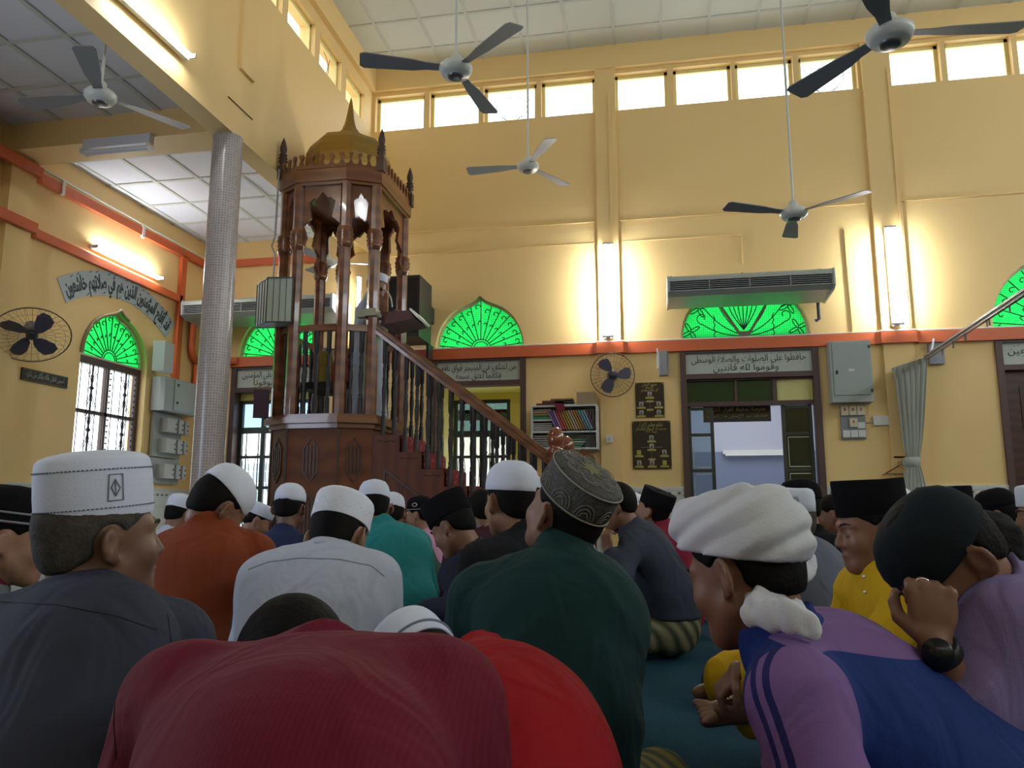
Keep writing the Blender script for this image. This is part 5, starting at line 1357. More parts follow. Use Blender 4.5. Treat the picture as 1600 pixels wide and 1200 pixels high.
def lathe_cap(prof, H, Rm, s, z0, tilt, rx=.0835, ry=.1015, n=40, cy=-.012, dent=None):
    """head-gear by revolution on the oval of the skull"""
    T = Matrix.Translation(Vector(H.tolist())) @ Matrix(Rm.tolist()).to_4x4() @ Matrix.Scale(s, 4) @ Matrix.Translation((0, cy, z0)) @ Matrix.Rotation(R(tilt), 4, 'X')
    return T
def cap_mesh(kind, H, Rm, s, z0=.035, tilt=-6, k=1.0, hk=1.0):
    T = lathe_cap(None, H, Rm, s, z0, tilt) @ Matrix.Diagonal((1, 1, hk, 1))
    rx, ry = .0850*k, .1035*k; mb = MB(); seed = int(abs(H[0])*100) % 7
    P = {'kopiah': [(.99, -.004), (1.01, 0), (1.015, .02), (1.0, .045), (.97, .062), (.90, .078), (.72, .092), (.45, .101), (.2, .105), (0, .106)],
         'dome': [(.98, -.003), (1.0, 0), (1.0, .02), (.97, .045), (.88, .068), (.70, .088), (.42, .10), (.2, .104), (0, .105)],
         'flat': [(1.0, -.003), (1.02, 0), (1.03, .03), (1.02, .062), (.99, .078), (.93, .086), (.80, .090), (.4, .094), (0, .097)],
         'songkok': [(1.01, -.003), (1.03, 0), (1.05, .05), (1.05, .092), (1.035, .098), (.95, .097), (.55, .092), (0, .090)],
         'pillbox': [(1.01, -.003), (1.03, 0), (1.03, .070), (1.00, .080), (.93, .082), (.90, .086), (.5, .092), (0, .094)]}[kind]
    n = 48
    if kind == 'songkok':
        # oval with a ridge along the top and slightly pointed front and back
        def shp(r, a):
            x = r*rx*math.cos(a)*(1-.06*abs(math.sin(a))**3); y = r*ry*math.sin(a)*1.03; return x, y
        vs = []; fs = []
        for r, z in P:
            for j in range(n):
                a = 2*PI*j/n; x, y = shp(r, a)
                zz = z+(.004*(1-abs(x)/rx*2.2) if (r < .9 and abs(x) < rx*.45) else 0)+.006*max(0, math.sin(a))*(z > .04)
                vs.append(T @ Vector((x, y, zz)))
        for i in range(len(P)-1):
            for j in range(n): fs.append((i*n+j, i*n+(j+1) % n, (i+1)*n+(j+1) % n, (i+1)*n+j))
        mb.add(vs, fs, True); mb.add(vs[:n], [tuple(range(n))[::-1]])
    else:
        Pn = [(r, z+(.0015*math.sin(i*2.1+seed))) for i, (r, z) in enumerate(P)]
        mb.lathe([(r, z) for r, z in Pn], (0, 0, 0), n, sx=rx, sy=ry, M4=T)
    return mb, T, rx, ry

def ring_mb(T, rx, ry, r, z, t, mb=None, n=48):
    mb = mb or MB(); mb.tube([T @ Vector((r*rx*math.cos(2*PI*i/n), r*ry*math.sin(2*PI*i/n), z)) for i in range(n+1)], t, 5, caps=False); return mb

def person(label, head, hy=0, hp=15, hr=0, by=None, lean=.20, side=0.0, s=1.0, shirt=None, shirt_mats=None, shirt_attr=None, cap=None, capm=None, captilt=5, capz=.046, capk=1.0, caph=1.0,
           hair=hair_black, tone=T_MID, lower=None, h=.012, legs='crossed', N=None, pel=None, spine=None, sh=None, el=None, wr=None, hands=None, group=None, width=1.0, girth=1.0,
           fold=.006, hairlow=0.0, faced=True, sleeve='long', collar=True, category='person', extra_skin=None, neckr=.052, sleeve_r=1.0, zfloor=0.0, extra_shirt=None, stand=False, thick=1.0, armk=.045, collar_h=.042, jaw=1.0, hairgrow=0.0, beard=None):
    H = np.array(head, float)
    by = hy if by is None else by
    Rh = rot(hy, hp, hr).astype(float); Rb = rot(by).astype(float)
    fw, rt, up = Rb[:, 1], Rb[:, 0], np.array((0, 0, 1.0))
    Nn = np.array(N, float) if N is not None else H+Rh @ np.array((0, -.045, -.105))*s-up*.045*s
    if pel is None:
        p = H-fw*(lean+.0)*s-rt*side; pel_ = np.array((p[0], p[1], zfloor+(.125*s if not stand else .92*s)))
    else: pel_ = np.array(pel, float)
    ax = Nn-pel_; L = np.linalg.norm(ax)
    back = -fw
    if spine is None: m1 = pel_+ax*.36+back*.045*s; m2 = pel_+ax*.74+back*.040*s
    else: m1, m2 = [np.array(q, float) for q in spine]
    def frame(d):
        d = d/np.linalg.norm(d); r = rt-d*(rt @ d); r /= np.linalg.norm(r); f = np.cross(d, r)
        return np.stack([r, f, d], 1)
    F1, F2 = frame(m2-pel_), frame(Nn-m1)
    if sh is None:
        cS = Nn-(Nn-m2)/np.linalg.norm(Nn-m2)*.055*s; cS = cS+fw*.012*s
        SH = [cS-rt*.165*width*s-up*.035*s, cS+rt*.165*width*s-up*.035*s]
    else: SH = [np.array(q, float) for q in sh]
    EL = [np.array(q, float) if q is not None else None for q in (el or (None, None))]
    WR = [np.array(q, float) if q is not None else None for q in (wr or (None, None))]
    for i, sg in enumerate((-1, 1)):
        if EL[i] is None:
            EL[i] = SH[i]*np.array((1, 1, 0))+rt*sg*.055*s+fw*(.10)*s+up*max(SH[i][2]-.255*s, .12)
            if stand: EL[i] = SH[i]+rt*sg*.05*s+fw*.02*s-up*.27*s
        if WR[i] is None:
            WR[i] = pel_+rt*sg*.09*s+fw*.30*s+up*.09*s if not stand else EL[i]+fw*.2*s-up*.10*s-rt*sg*.04*s
    bs = 1.0*girth*s
    # ---- legs
    LEG = []
    if legs == 'crossed':
        for sg in (-1, 1):
            hp_ = pel_+rt*sg*.09*s-up*.01*s; kn = pel_*np.array((1, 1, 0))+rt*sg*.29*s+fw*.27*s+up*(.10*s+zfloor)
            an = pel_*np.array((1, 1, 0))-rt*sg*.10*s+fw*(.33+.03*sg)*s+up*(.055*s+zfloor); LEG.append((hp_, kn, an))
    elif legs == 'stand':
        for sg in (-1, 1):
            hp_ = pel_+rt*sg*.09*s; kn = pel_+rt*sg*.10*s-up*.44*s+fw*.02*s; an = pel_+rt*sg*.10*s-up*.86*s; LEG.append((hp_, kn, an))
    elif legs: LEG = [tuple(np.array(q, float) for q in l) for l in legs]
    hd = []
    for i, sg in enumerate((-1, 1)):
        spec = (hands or {}).get(i)
        if spec: hd.append(hand_parts(WR[i], spec[0], spec[1], -sg if len(spec) < 4 else spec[3], spec[2], s))
        else:
            dr = (WR[i]-EL[i]); dr = dr/np.linalg.norm(dr)*.5-rt*sg*.6+fw*.3; hd.append(hand_parts(WR[i], dr, -up, sg, .45, s))
    feet = []
    for (a, b, c), sg in zip(LEG, (-1, 1)):
        if legs == 'stand': t = c+fw*.17*s-up*.04*s; heel = c-up*.03*s-fw*.03*s
        elif legs == 'crossed': t = c-rt*sg*.15*s+fw*.04*s-up*.02*s; heel = c
        else: heel = c; t = c+np.array(((c-b)/np.linalg.norm(c-b))[0:3])*.15*s; t[2] = max(.02, c[2]-.03)
        feet.append((heel, t))
    def body(P):
        d = head_sdf(P, H, Rh, s, jaw)
        nb = H+Rh @ np.array((0, -.030, -.055))*s
        n = s_cap(P, nb, Nn+up*.0, neckr*s, (neckr+.002)*s); d = smin(d, n, .025)
        t = s_ell(P, m2, np.array((.155*width, .095*thick, .15))*bs, F2)
        t = smin(t, s_ell(P, m1, np.array((.140, .100*thick, .15))*bs, F1), .05)
        t = smin(t, s_ell(P, pel_, np.array((.145, .105*thick, .12))*bs, F1), .05)
        t = smin(t, s_cap(P, SH[0], SH[1], .048*s), .04)
        for i in (0, 1):
            t = smin(t, s_cap(P, SH[i], EL[i], .044*s, .036*s), .03); t = smin(t, s_cap(P, EL[i], WR[i], .037*s, .024*s), .02)
        d = smin(d, t, .03)
        for a, b, c in LEG:
            d = smin(d, s_cap(P, a, b, .072*s, .052*s), .03); d = smin(d, s_cap(P, b, c, .05*s, .033*s), .02)
        for (a, t_) in feet:
            d = smin(d, s_cap(P, a, t_, .032*s, .022*s), .02)
        for caps_, (pc, pr, pa) in hd:
            g = s_ell(P, pc, pr, pa)
            for (a, b, ra, rb) in caps_: g = smin(g, s_cap(P, a, b, ra, rb), .0045)
            d = smin(d, g, .012)
        if extra_skin is not None: d = extra_skin(P, d)
        return d
    pts = [H, Nn, pel_, m1, m2]+SH+EL+WR+[x for l in LEG for x in l]+[x for l in feet for x in l]
    A = np.array(pts); lo = A.min(0)-.22*s; hi = A.max(0)+.22*s; lo[2] = max(lo[2], zfloor-.01)
    V, Q = polygonise(body, lo, hi, h)
    root = link('person', np_mesh('person', V, Q), None, label, category, group, None, skin(tone))
    # ---- shirt
    off = .014*s
    ndir = (H+Rh @ np.array((0, -.03, -.05))*s)-Nn; ndir /= np.linalg.norm(ndir)
    wv = 22/s
    def cloth(P):
        t = s_ell(P, m2, np.array((.175*width, .115*thick, .165))*bs, F2)
        t = smin(t, s_ell(P, m1, np.array((.168, .128*thick, .17))*bs, F1), .07)
        t = smin(t, s_ell(P, pel_, np.array((.185, .145*thick, .14))*bs, F1), .07)
        t = smin(t, s_cap(P, SH[0]*.9+SH[1]*.1, SH[1]*.9+SH[0]*.1, .055*s), .06)
        t = smin(t, s_cap(P, Nn-up*.01, SH[0]*.75+Nn*.25, .050*s, .05*s), .05); t = smin(t, s_cap(P, Nn-up*.01, SH[1]*.75+Nn*.25, .050*s, .05*s), .05)
        for i in (0, 1):
            t = smin(t, s_cap(P, SH[i], EL[i], .060*s*sleeve_r, .053*s*sleeve_r), armk)
            wd = WR[i]-EL[i]; f = s_cap(P, EL[i], WR[i], .052*s*sleeve_r, .043*s*sleeve_r)
            f = np.maximum(f, s_plane(P, WR[i]-wd*(.06 if sleeve == 'long' else .55), wd)); t = smin(t, f, .03)
        # folds: stretched noise, stronger low and at the arms
        sd_ = 3+int(abs(H[0])*50) % 20
        fo = s_wave(P*np.array((1, 1, .55), F32), wv*.8, sd_); ri = 1-np.abs(s_wave(P*np.array((1.2, 1.2, .8), F32), wv*.55, sd_+7))*2.2
        t = t+fo*fold*.7*s-np.maximum(ri, 0)**2*fold*.9*s
        if collar:
            q = P-Nn; zz = q @ ndir; rad = np.sqrt(np.maximum((q*q).sum(1)-zz*zz, 0))
            c_ = np.maximum(np.maximum(rad-(neckr+.016)*s, zz-collar_h*s-.25*np.maximum(0, -(q @ (fw-ndir*(fw @ ndir))))), -zz-.03)
            t = smin(t, c_, .012)
        t = np.maximum(t, -s_cap(P, Nn+ndir*(.016+neckr)*s, Nn+ndir*.3, (neckr+.004)*s))
        t = np.maximum(t, zfloor+.012-P[:, 2])
        if extra_shirt is not None: t = extra_shirt(P, t)
        return t
    A = np.array([Nn, pel_, m1, m2]+SH+EL+WR); lo = A.min(0)-.24*s*max(1, girth); hi = A.max(0)+.24*s*max(1, girth); lo[2] = max(lo[2], zfloor)
    V, Q = polygonise(cloth, lo, hi, h)
    shirt_o = link('shirt', np_mesh('shirt', V, Q, attr=shirt_attr), root, None, None, None, None, shirt_mats or shirt)
    # ---- trousers or sarong
    if lower is not None and LEG:
        def trs(P):
            t = s_ell(P, pel_, np.array((.172, .135*thick, .125))*bs, F1)
            for a, b, c in LEG:
                wd = c-b; f = s_cap(P, b, c, .072*s, .060*s); f = np.maximum(f, s_plane(P, c-wd*.12, wd))
                t = smin(t, s_cap(P, a, b, .095*s, .078*s), .05); t = smin(t, f, .04)
            t = t+s_wave(P, 26/s, 5)*.006*s
            return np.maximum(t, zfloor+.004-P[:, 2])
        A = np.array([pel_]+[x for l in LEG for x in l]); lo = A.min(0)-.24*s; hi = A.max(0)+.24*s; lo[2] = max(lo[2], zfloor-.005)
        V, Q = polygonise(trs, lo, hi, max(h, .012))
        link('trousers', np_mesh('trousers', V, Q), root, None, None, None, None, lower)
    # ---- hair
    if hair is not None:
        def hs(P):
            q = ((P-H) @ Rh)/s
            d = s_ell(q, (0, -.014, .03), (.0835+hairgrow, .1025+hairgrow, .099+hairgrow))
            d = smin(d, s_ell(q, (0, -.048, -.028), (.054, .052, .048)), .03)
            d = smax(d, -.058-q[:, 2]-.25*(q[:, 1]+.09), .02)
            cut = (q[:, 1]*.80-q[:, 2]+.004-hairlow)      # keeps the back of the head, rises to the forehead
            cut = cut*.75
            ear = -s_ell(np.stack([np.abs(q[:, 0]), q[:, 1], q[:, 2]], 1), (.088, -.010, -.008), (.036, .032, .042))
            d = smax(d, cut, .01); d = smax(d, ear, .008)
            d = d+s_wave(q, 160, 2)*.0012
            return d*s
        V, Q = polygonise(hs, H-.14*s, H+.16*s, min(h, .010)*.8, 2.0)
        link('hair', np_mesh('hair', V, Q), root, None, None, None, None, hair)
    # ---- brows and lash lines
    Hm = Matrix.Translation(Vector(H.tolist())) @ Matrix(Rh.tolist()).to_4x4() @ Matrix.Scale(s, 4)
    if faced:
        for sg in (-1, 1):
            mb = MB(); mb.tube([Hm @ Vector((sg*x, y, z)) for x, y, z in ((.013, .0955, .028), (.024, .0945, .034), (.036, .0885, .036), (.047, .077, .031))], [.0022*s, .0032*s, .0030*s, .0015*s], 6); mb.go('eyebrow', brow_m, root)
            mb = MB(); mb.tube([Hm @ Vector((sg*x, y, z)) for x, y, z in ((.019, .0845, .0), (.024, .0875, -.003), (.033, .0875, -.0035), (.040, .083, -.001))], .0011*s, 5); mb.go('eyelash', eye_m, root)
        mb = MB(); mb.tube([Hm @ Vector((x, y, -.0595)) for x, y in ((-.019, .0905), (-.010, .0965), (0, .0985), (.010, .0965), (.019, .0905))], [.0006*s, .0011*s, .0012*s, .0011*s, .0006*s], 5); mb.go('mouth_line', M('lip_line', (.10, .03, .025), .5), root)
    T = None
    if cap:
        mb, T, rx, ry = cap_mesh(cap, H, Rh, s, capz, captilt, capk, caph)
        c_ = mb.go('songkok' if cap == 'songkok' else 'cap', capm, root)
        return root, dict(T=T, rx=rx, ry=ry, cap=c_, H=H, Rh=Rh, Rb=Rb, Hm=Hm, N=Nn, SH=SH, EL=EL, WR=WR, pel=pel_, s=s, shirt=shirt_o, nd=ndir)
    return root, dict(shirt=shirt_o, nd=ndir, H=H, Rh=Rh, Rb=Rb, Hm=Hm, N=Nn, SH=SH, EL=EL, WR=WR, pel=pel_, s=s)

def A_(px, py, y): return np.array(at(px, py, y), float)

def seam(info, pts, r=.0012, mat=None, name='seam', sub=5):
    """a stitched seam laid on the surface of a shirt along a line of the photograph"""
    sh_ = info['shirt']; out = []
    o = Vector((0, 0, CAM_Z))
    for (x0, y0), (x1, y1) in zip(pts[:-1], pts[1:]):
        for k in range(sub):
            t = k/sub; d = Vector(ray(x0+(x1-x0)*t, y0+(y1-y0)*t)).normalized()
            ok, loc, nr, _ = sh_.ray_cast(o, d)
            if ok and (not out or (loc-out[-1]).length < .12): out.append(loc+nr*.0005)
    if len(out) > 2:
        mb = MB(); mb.tube(out, r, 5); mb.go(name, mat or M('seam_dark', (.02, .02, .03), .9), sh_)
def collar_ring(info, mat, r=.066, hgt=.045, up=.012, tilt=(0, 0, 0), parent=None, open_=True):
    n = Vector(info['nd'].tolist())+Vector(tilt); n.normalize()
    c = Vector(info['N'].tolist())+n*up
    f = Vector(info['Rb'][:, 1].tolist()); f = (f-n*f.dot(n)).normalized(); x = f.cross(n)
    T = Matrix.Translation(c) @ Matrix((x, f, n)).transposed().to_4x4()
    vs = []; fs = []; K = 40
    prof = [(r+.012, -.03), (r+.004, .0), (r, hgt*.6), (r-.003, hgt), (r-.007, hgt), (r-.006, hgt*.5), (r-.004, -.02)]
    for i in range(K+1):
        a = PI/2+.12+(2*PI-.24)*i/K
        lift = .012*max(0, -math.sin(a))
        for rr_, z in prof: vs.append(T @ Vector((rr_*math.cos(a), rr_*math.sin(a)*1.05, z+(lift if z > 0 else 0))))
    m = len(prof)
    for i in range(K):
        for j in range(m): fs.append((i*m+j, i*m+(j+1) % m, (i+1)*m+(j+1) % m, (i+1)*m+j))
    fs += [tuple(range(m)), tuple(range(K*m, K*m+m))[::-1]]
    mb = MB(); mb.add(vs, fs, True); return mb.go('collar', mat, info['shirt'])

# ------------------------------------------------------------------ the congregation
def cl(name, c, rough=.85, wave=None, vary=None):
    if name in MATS: return MATS[name]
    m = M(name, c, rough, bump=(260, .12), wave=wave, vary=vary, spec=.2); nt = m.node_tree; b = nt.nodes['Principled BSDF']
    prev = b.inputs['Normal'].links[0].from_socket      # soft creases of worn cloth on top of the weave
    tc = nt.nodes.new('ShaderNodeTexCoord'); mp = nt.nodes.new('ShaderNodeMapping'); mp.inputs['Scale'].default_value = (1, 1, .55); nt.links.new(tc.outputs['Object'], mp.inputs[0])
    n = nt.nodes.new('ShaderNodeTexNoise'); n.inputs['Scale'].default_value = 7; n.inputs['Detail'].default_value = 2; n.inputs['Distortion'].default_value = 1.6
    nt.links.new(mp.outputs[0], n.inputs['Vector'])
    bp = nt.nodes.new('ShaderNodeBump'); bp.inputs['Strength'].default_value = .55; bp.inputs['Distance'].default_value = .03
    nt.links.new(n.outputs['Fac'], bp.inputs['Height']); nt.links.new(prev, bp.inputs['Normal']); nt.links.new(bp.outputs[0], b.inputs['Normal'])
    return m
wc = M('white_cap_cloth', (.62, .67, .80), .85, bump=(320, .15))
wc2 = M('bright_white_cap_cloth', (.68, .72, .82), .85, bump=(320, .15))
velvet = M('black_velvet', (.008, .008, .010), .95, bump=(200, .1), spec=.1)
dark_tr = cl('dark_trousers', (.02, .022, .03)); grey_tr = cl('grey_trousers', (.08, .08, .09))
def dashed(T, rx, ry, r, z, par, mat, n=60, t=.0011, name='stitching'):
    mb = MB()
    for i in range(n):
        a = 2*PI*i/n; b = a+2*PI/n*.55
        mb.tube([T @ Vector((r*rx*math.cos(x), r*ry*math.sin(x), z)) for x in (a, b)], t, 4)
    mb.go(name, mat, par)
stitch = M('grey_stitching', (.16, .18, .23), .8)

# --- nearest row
# the man in maroon, back to the camera, bent forward
maroon = cl('maroon_striped_cloth', (.135, .011, .025), wave=(48, (.118, .009, .021), 'X', .3))
N_ = A_(498, 1052, 1.12)
r_, i_ = person('person in a maroon striped shirt bowed forward, back to the viewer, nearest of all', A_(450, 1062, 1.27), hy=12, hp=62, by=4, s=1.0, shirt=maroon, hair=hair_black, tone=T_MID, lower=dark_tr, h=.007,
       N=N_, pel=A_(455, 1390, .80)*np.array((1, 1, 0))+V3(0, 0, .14), spine=(A_(458, 1300, .82), A_(480, 1160, .96)), sh=(A_(268, 1098, 1.03), A_(706, 1104, 1.03)),
       el=(A_(180, 1330, 1.02), A_(745, 1330, 1.02)), wr=(A_(300, 1330, 1.25), A_(640, 1330, 1.25)), width=1.16, girth=1.0, fold=.0035, faced=False, neckr=.058, hairgrow=.010, armk=.09, collar_h=.125)
seam(i_, [(182, 1075), (178, 1130), (182, 1200)], .0010, M('maroon_seam', (.05, .006, .012), .9))
# the man in red to his right
red = cl('bright_red_cloth', (.30, .008, .012))
r_, i_ = person('person in a bright red shirt and white cap bowing behind the maroon shirt', A_(668, 1088, 1.50), hy=38, hp=56, hr=-8, by=32, shirt=red, cap='flat', capm=wc, captilt=-8, tone=T_MID, lower=dark_tr, h=.008,
       N=A_(752, 1052, 1.38), pel=A_(800, 1300, 1.10)*np.array((1, 1, 0))+V3(0, 0, .14), spine=(A_(800, 1280, 1.14), A_(785, 1145, 1.25)), sh=(A_(675, 1150, 1.24), A_(848, 1118, 1.42)),
       el=(A_(640, 1340, 1.22), A_(890, 1320, 1.45)), width=.92, fold=.003, faced=False, armk=.07, collar_h=.06)
mb = ring_mb(i_['T'], i_['rx'], i_['ry'], 1.035, .018, .003); mb.go('cap_band', stitch, i_['cap'])
# the grey haired man at left
greyb = cl('slate_grey_cloth', (.036, .040, .060))
r_, i_ = person('grey haired person in a slate shirt and tall white cap with stitched bands, near left', A_(158, 846, 1.35), hy=-32, hp=-2, hr=0, by=-12, s=1.03, shirt=greyb, cap='flat', capm=wc, captilt=4, capz=.050, capk=.95, caph=1.22, hair=hair_grey, tone=T_DARK, lower=dark_tr, h=.007,
       N=A_(140, 940, 1.33), pel=A_(95, 1350, 1.12)*np.array((1, 1, 0))+V3(0, 0, .14), width=1.12, girth=1.05, sh=(A_(-45, 1000, 1.27), A_(282, 1005, 1.40)), el=(A_(-90, 1250, 1.25), A_(335, 1220, 1.45)), fold=.005, faced=True, neckr=.058)
collar_ring(i_, greyb, .068, .035, .004)
seam(i_, [(0, 940), (90, 945), (180, 962), (262, 990)], .0014); seam(i_, [(262, 960), (268, 1010), (262, 1070)], .0012)
for z, r in ((.010, 1.035), (.066, 1.03)): dashed(i_['T'], i_['rx'], i_['ry'], r, z, i_['cap'], stitch, 90, .0013)
T = i_['T']; mb = MB()
pa = R(2)
cpt = lambda u, v: T @ Vector((1.045*i_['rx']*math.cos(pa+u), 1.045*i_['ry']*math.sin(pa+u), .038+v))
mb.tube([cpt(u, v) for u, v in ((-.12, -.018), (.14, -.018), (.14, .020), (-.09, .020), (-.12, -.018))], .0012, 5)
mb.tube([cpt(u, v) for u, v in ((.01, -.012), (.09, 0), (.01, .013), (-.06, .001), (.01, -.012), (.01, .013))], .0012, 5)
mb.go('embroidered_emblem', stitch, i_['cap'])
# far left, black cap with a grey band
r_, i_ = person('person with a black cap with a grey embroidered band, cut by the left edge', A_(16, 846, 1.9), hy=-48, hp=10, by=-30, shirt=cl('grey_green_cloth', (.13, .15, .15)), cap='kopiah', capm=velvet, tone=T_LIGHT, lower=dark_tr, h=.010, captilt=2)
mb = MB()
for z in (.006, .030): ring_mb(i_['T'], i_['rx'], i_['ry'], 1.03, z, .0035, mb)
mb.go('cap_band', M('silver_embroidery', (.22, .23, .26), .6), i_['cap'])
mb = MB(); q = i_['N']; mb.lathe([(.060, -.03), (.075, -.02), (.070, .03), (.062, .045)], tuple(q+V3(0, 0, .01)), 24); mb.go('collar', cl('maroon_collar', (.12, .012, .025)), r_)

# --- second row
orangeb = cl('rust_orange_cloth', (.20, .042, .014))
r_, i_ = person('person in a rust orange shirt with a tilted white cap', A_(340, 796, 2.5), hy=-28, hp=34, hr=8, by=-5, shirt=orangeb, cap='dome', capm=wc2, tone=T_MID, lower=grey_tr, h=.009, captilt=-16, capz=.050,
       N=A_(328, 828, 2.46), width=1.08, sh=(A_(258, 868, 2.42), A_(402, 868, 2.50)), girth=1.05)
collar_ring(i_, orangeb, .064, .035, .004)
whiteb = cl('white_shirt_cloth', (.44, .48, .58))
r_, i_ = person('person in a white shirt and white embroidered cap bowing, back to the viewer', A_(530, 842, 2.32), hy=-8, hp=24, hr=-2, by=-3, shirt=whiteb, cap='pillbox', capm=wc2, tone=T_LIGHT, lower=grey_tr, h=.008, captilt=-2, capz=.044,
       N=A_(512, 872, 2.25), width=1.18, sh=(A_(407, 905, 2.20), A_(592, 905, 2.22)), el=(A_(388, 1010, 2.25), A_(608, 1010, 2.28)), girth=1.12, fold=.004)
rr = random.Random(3); mb = MB(); T = i_['T']      # eyelet pattern round the cap, little point on top
for k in range(70):
    a = 2*PI*k/70; z = .030+.012*math.sin(k*.9)
    mb.lathe([(0, 0), (.0016, .0008), (0, .0016)], tuple(T @ Vector((1.035*i_['rx']*math.cos(a), 1.035*i_['ry']*math.sin(a), z))), 5)
mb.go('eyelet_pattern', stitch, i_['cap'])
mb = MB(); mb.lathe([(.012, 0), (.007, .006), (.001, .012)], (0, 0, .092), 10, M4=T); mb.go('cap_peak', wc2, i_['cap'])
collar_ring(i_, whiteb, .068, .04, .004)
seam(i_, [(388, 890), (420, 878), (470, 872), (530, 874), (580, 884), (606, 905)], .0016, M('white_seam', (.25, .27, .31), .9))
# dark green shirt, embroidered cap
greenb = cl('dark_green_cloth', (.007, .032, .031))
capgrey = M('grey_embroidered_cap', (.075, .075, .072), .8, bump=(140, .7), vary=(70, .55))
r_, i_ = person('broad person in dark green shirt and grey patterned cap, looking up left', A_(882, 806, 1.95), hy=48, hp=-22, hr=6, by=14, s=.98, shirt=greenb, cap='pillbox', capm=capgrey, captilt=16, capz=.048, tone=T_MID, lower=cl('plaid_sarong', (.03, .045, .03), wave=(9, (.16, .12, .02), 'DIAGONAL', 1)), h=.008,
       N=A_(878, 876, 1.90), width=1.10, girth=1.06, sh=(A_(738, 935, 1.86), A_(932, 925, 1.90)), el=(A_(715, 1080, 1.88), A_(955, 1070, 1.95)), pel=A_(865, 1200, 1.72)*np.array((1, 1, 0))+V3(0, 0, .14), neckr=.058)
T = i_['T']; rx, ry = i_['rx'], i_['ry']; emb = M('pale_embroidery', (.26, .25, .20), .7)
mb = MB()
for z in (.004, .074): ring_mb(T, rx, ry, 1.045, z, .0022, mb)
for k in range(9):      # scalloped fans round the side and rays on the crown
    a0 = 2*PI*k/9
    for rr_ in (.010, .017, .024):
        mb.tube([T @ Vector((1.045*rx*math.cos(a0+rr_*11*math.cos(t)), 1.045*ry*math.sin(a0+rr_*11*math.cos(t)), .010+rr_*1.5*math.sin(t))) for t in [j*PI/8 for j in range(9)]], .0009, 4)
for k in range(8):
    a0 = 2*PI*k/8
    for rr_ in (.16, .24): mb.tube([T @ Vector((rx*(.62*math.cos(a0)+rr_*math.cos(t)), ry*(.62*math.sin(a0)+rr_*math.sin(t)), .0915)) for t in [j*PI/8 for j in range(17)]], .0010, 4)
mb.go('embroidery', emb, i_['cap'])
mb = MB(); st = []
for k in range(16): a = 2*PI*k/16; rr_ = .42 if k % 2 == 0 else .18; st.append((rx*rr_*math.cos(a), ry*rr_*math.sin(a)))
mb.prism(st, lambda u, v, w: tuple(T @ Vector((u, v, w))), .0925, .0955); mb.go('star_patch', M('olive_star', (.14, .14, .05), .7), i_['cap'])
# white cap, black shirt
person('person in a black shirt and tall plain white cap before the stairs', A_(797, 787, 2.72), hy=42, hp=2, hr=2, by=25, shirt=cl('black_cloth', (.012, .013, .016)), cap='dome', capm=wc, captilt=4, capk=1.04, tone=T_LIGHT, lower=dark_tr, h=.009,
       N=A_(822, 838, 2.70), width=1.05, sh=(A_(745, 880, 2.6), A_(900, 880, 2.75)))
person('person with a white cap half hidden behind the black shirt', A_(852, 792, 3.9), hy=30, hp=10, by=20, shirt=cl('pale_blue_cloth', (.25, .30, .42)), cap='dome', capm=wc, tone=T_MID, lower=dark_tr, h=.014)
# songkok man in profile
navy = cl('deep_navy_cloth', (.014, .016, .034))
person('person in profile wearing a black songkok and deep navy shirt, looking down', A_(708, 826, 3.4), hy=72, hp=32, by=62, shirt=navy, cap='songkok', capm=velvet, captilt=3, capz=.046, tone=T_MID, lower=cl('checked_sarong', (.10, .10, .08), wave=(14, (.02, .02, .03), 'X', .5)), h=.009,
       N=A_(742, 866, 3.4), pel=A_(800, 1000, 3.35)*np.array((1, 1, 0))+V3(0, 0, .13), el=(A_(725, 950, 3.15), None), wr=(A_(655, 955, 3.25), None), hands={0: ((-1, 0, -.1), (0, 0, -1), .3)})
# teal, navy, green
teal = cl('teal_cloth', (.02, .20, .205))
person('person in a teal shirt and white cap, back to the viewer', A_(584, 795, 3.9), hy=20, hp=12, by=24, shirt=teal, cap='dome', capm=wc, capk=.97, tone=T_MID, lower=dark_tr, h=.011, N=A_(600, 826, 3.85), pel=A_(632, 1000, 3.60)*np.array((1, 1, 0))+V3(0, 0, .13), girth=1.15, width=1.05)
person('person in a navy shirt and round white cap before the pulpit base', A_(453, 797, 4.2), hy=4, hp=12, by=0, shirt=cl('navy_cloth', (.016, .028, .075)), cap='dome', capm=wc, tone=T_DARK, lower=dark_tr, h=.012)
person('person in a dark green shirt with a white cap, half hidden by the teal shirt', A_(612, 806, 4.9), hy=20, hp=15, by=45, shirt=cl('bottle_green_cloth', (.025, .06, .045)), cap='dome', capm=wc, tone=T_MID, lower=dark_tr, h=.013, pel=A_(678, 1000, 4.7)*np.array((1, 1, 0))+V3(0, 0, .13), girth=1.15)
r_, i_ = person('person in a pink shirt and black cap with a pale badge by the stairs', A_(655, 806, 5.6), hy=80, hp=8, by=80, s=.97, shirt=cl('pink_cloth', (.52, .26, .40)), cap='dome', capm=velvet, tone=T_LIGHT, lower=dark_tr, h=.013)
T = i_['T']; mb = MB(); mb.tube([T @ Vector((-1.02*i_['rx'], .02*math.cos(t), .035+.013*math.sin(t))) for t in [j*PI/5 for j in range(11)]], .003, 5); ring_mb(T, i_['rx'], i_['ry'], 1.02, .002, .002, mb); mb.go('badge', M('pale_badge', (.5, .5, .45), .6), i_['cap'])
person('boy in a small white cap bending his head, left of the pulpit', A_(402, 815, 4.6), hy=-60, hp=28, by=-40, s=.82, shirt=cl('plum_cloth', (.10, .02, .05)), cap='pillbox', capm=wc, tone=T_LIGHT, lower=dark_tr, h=.012)
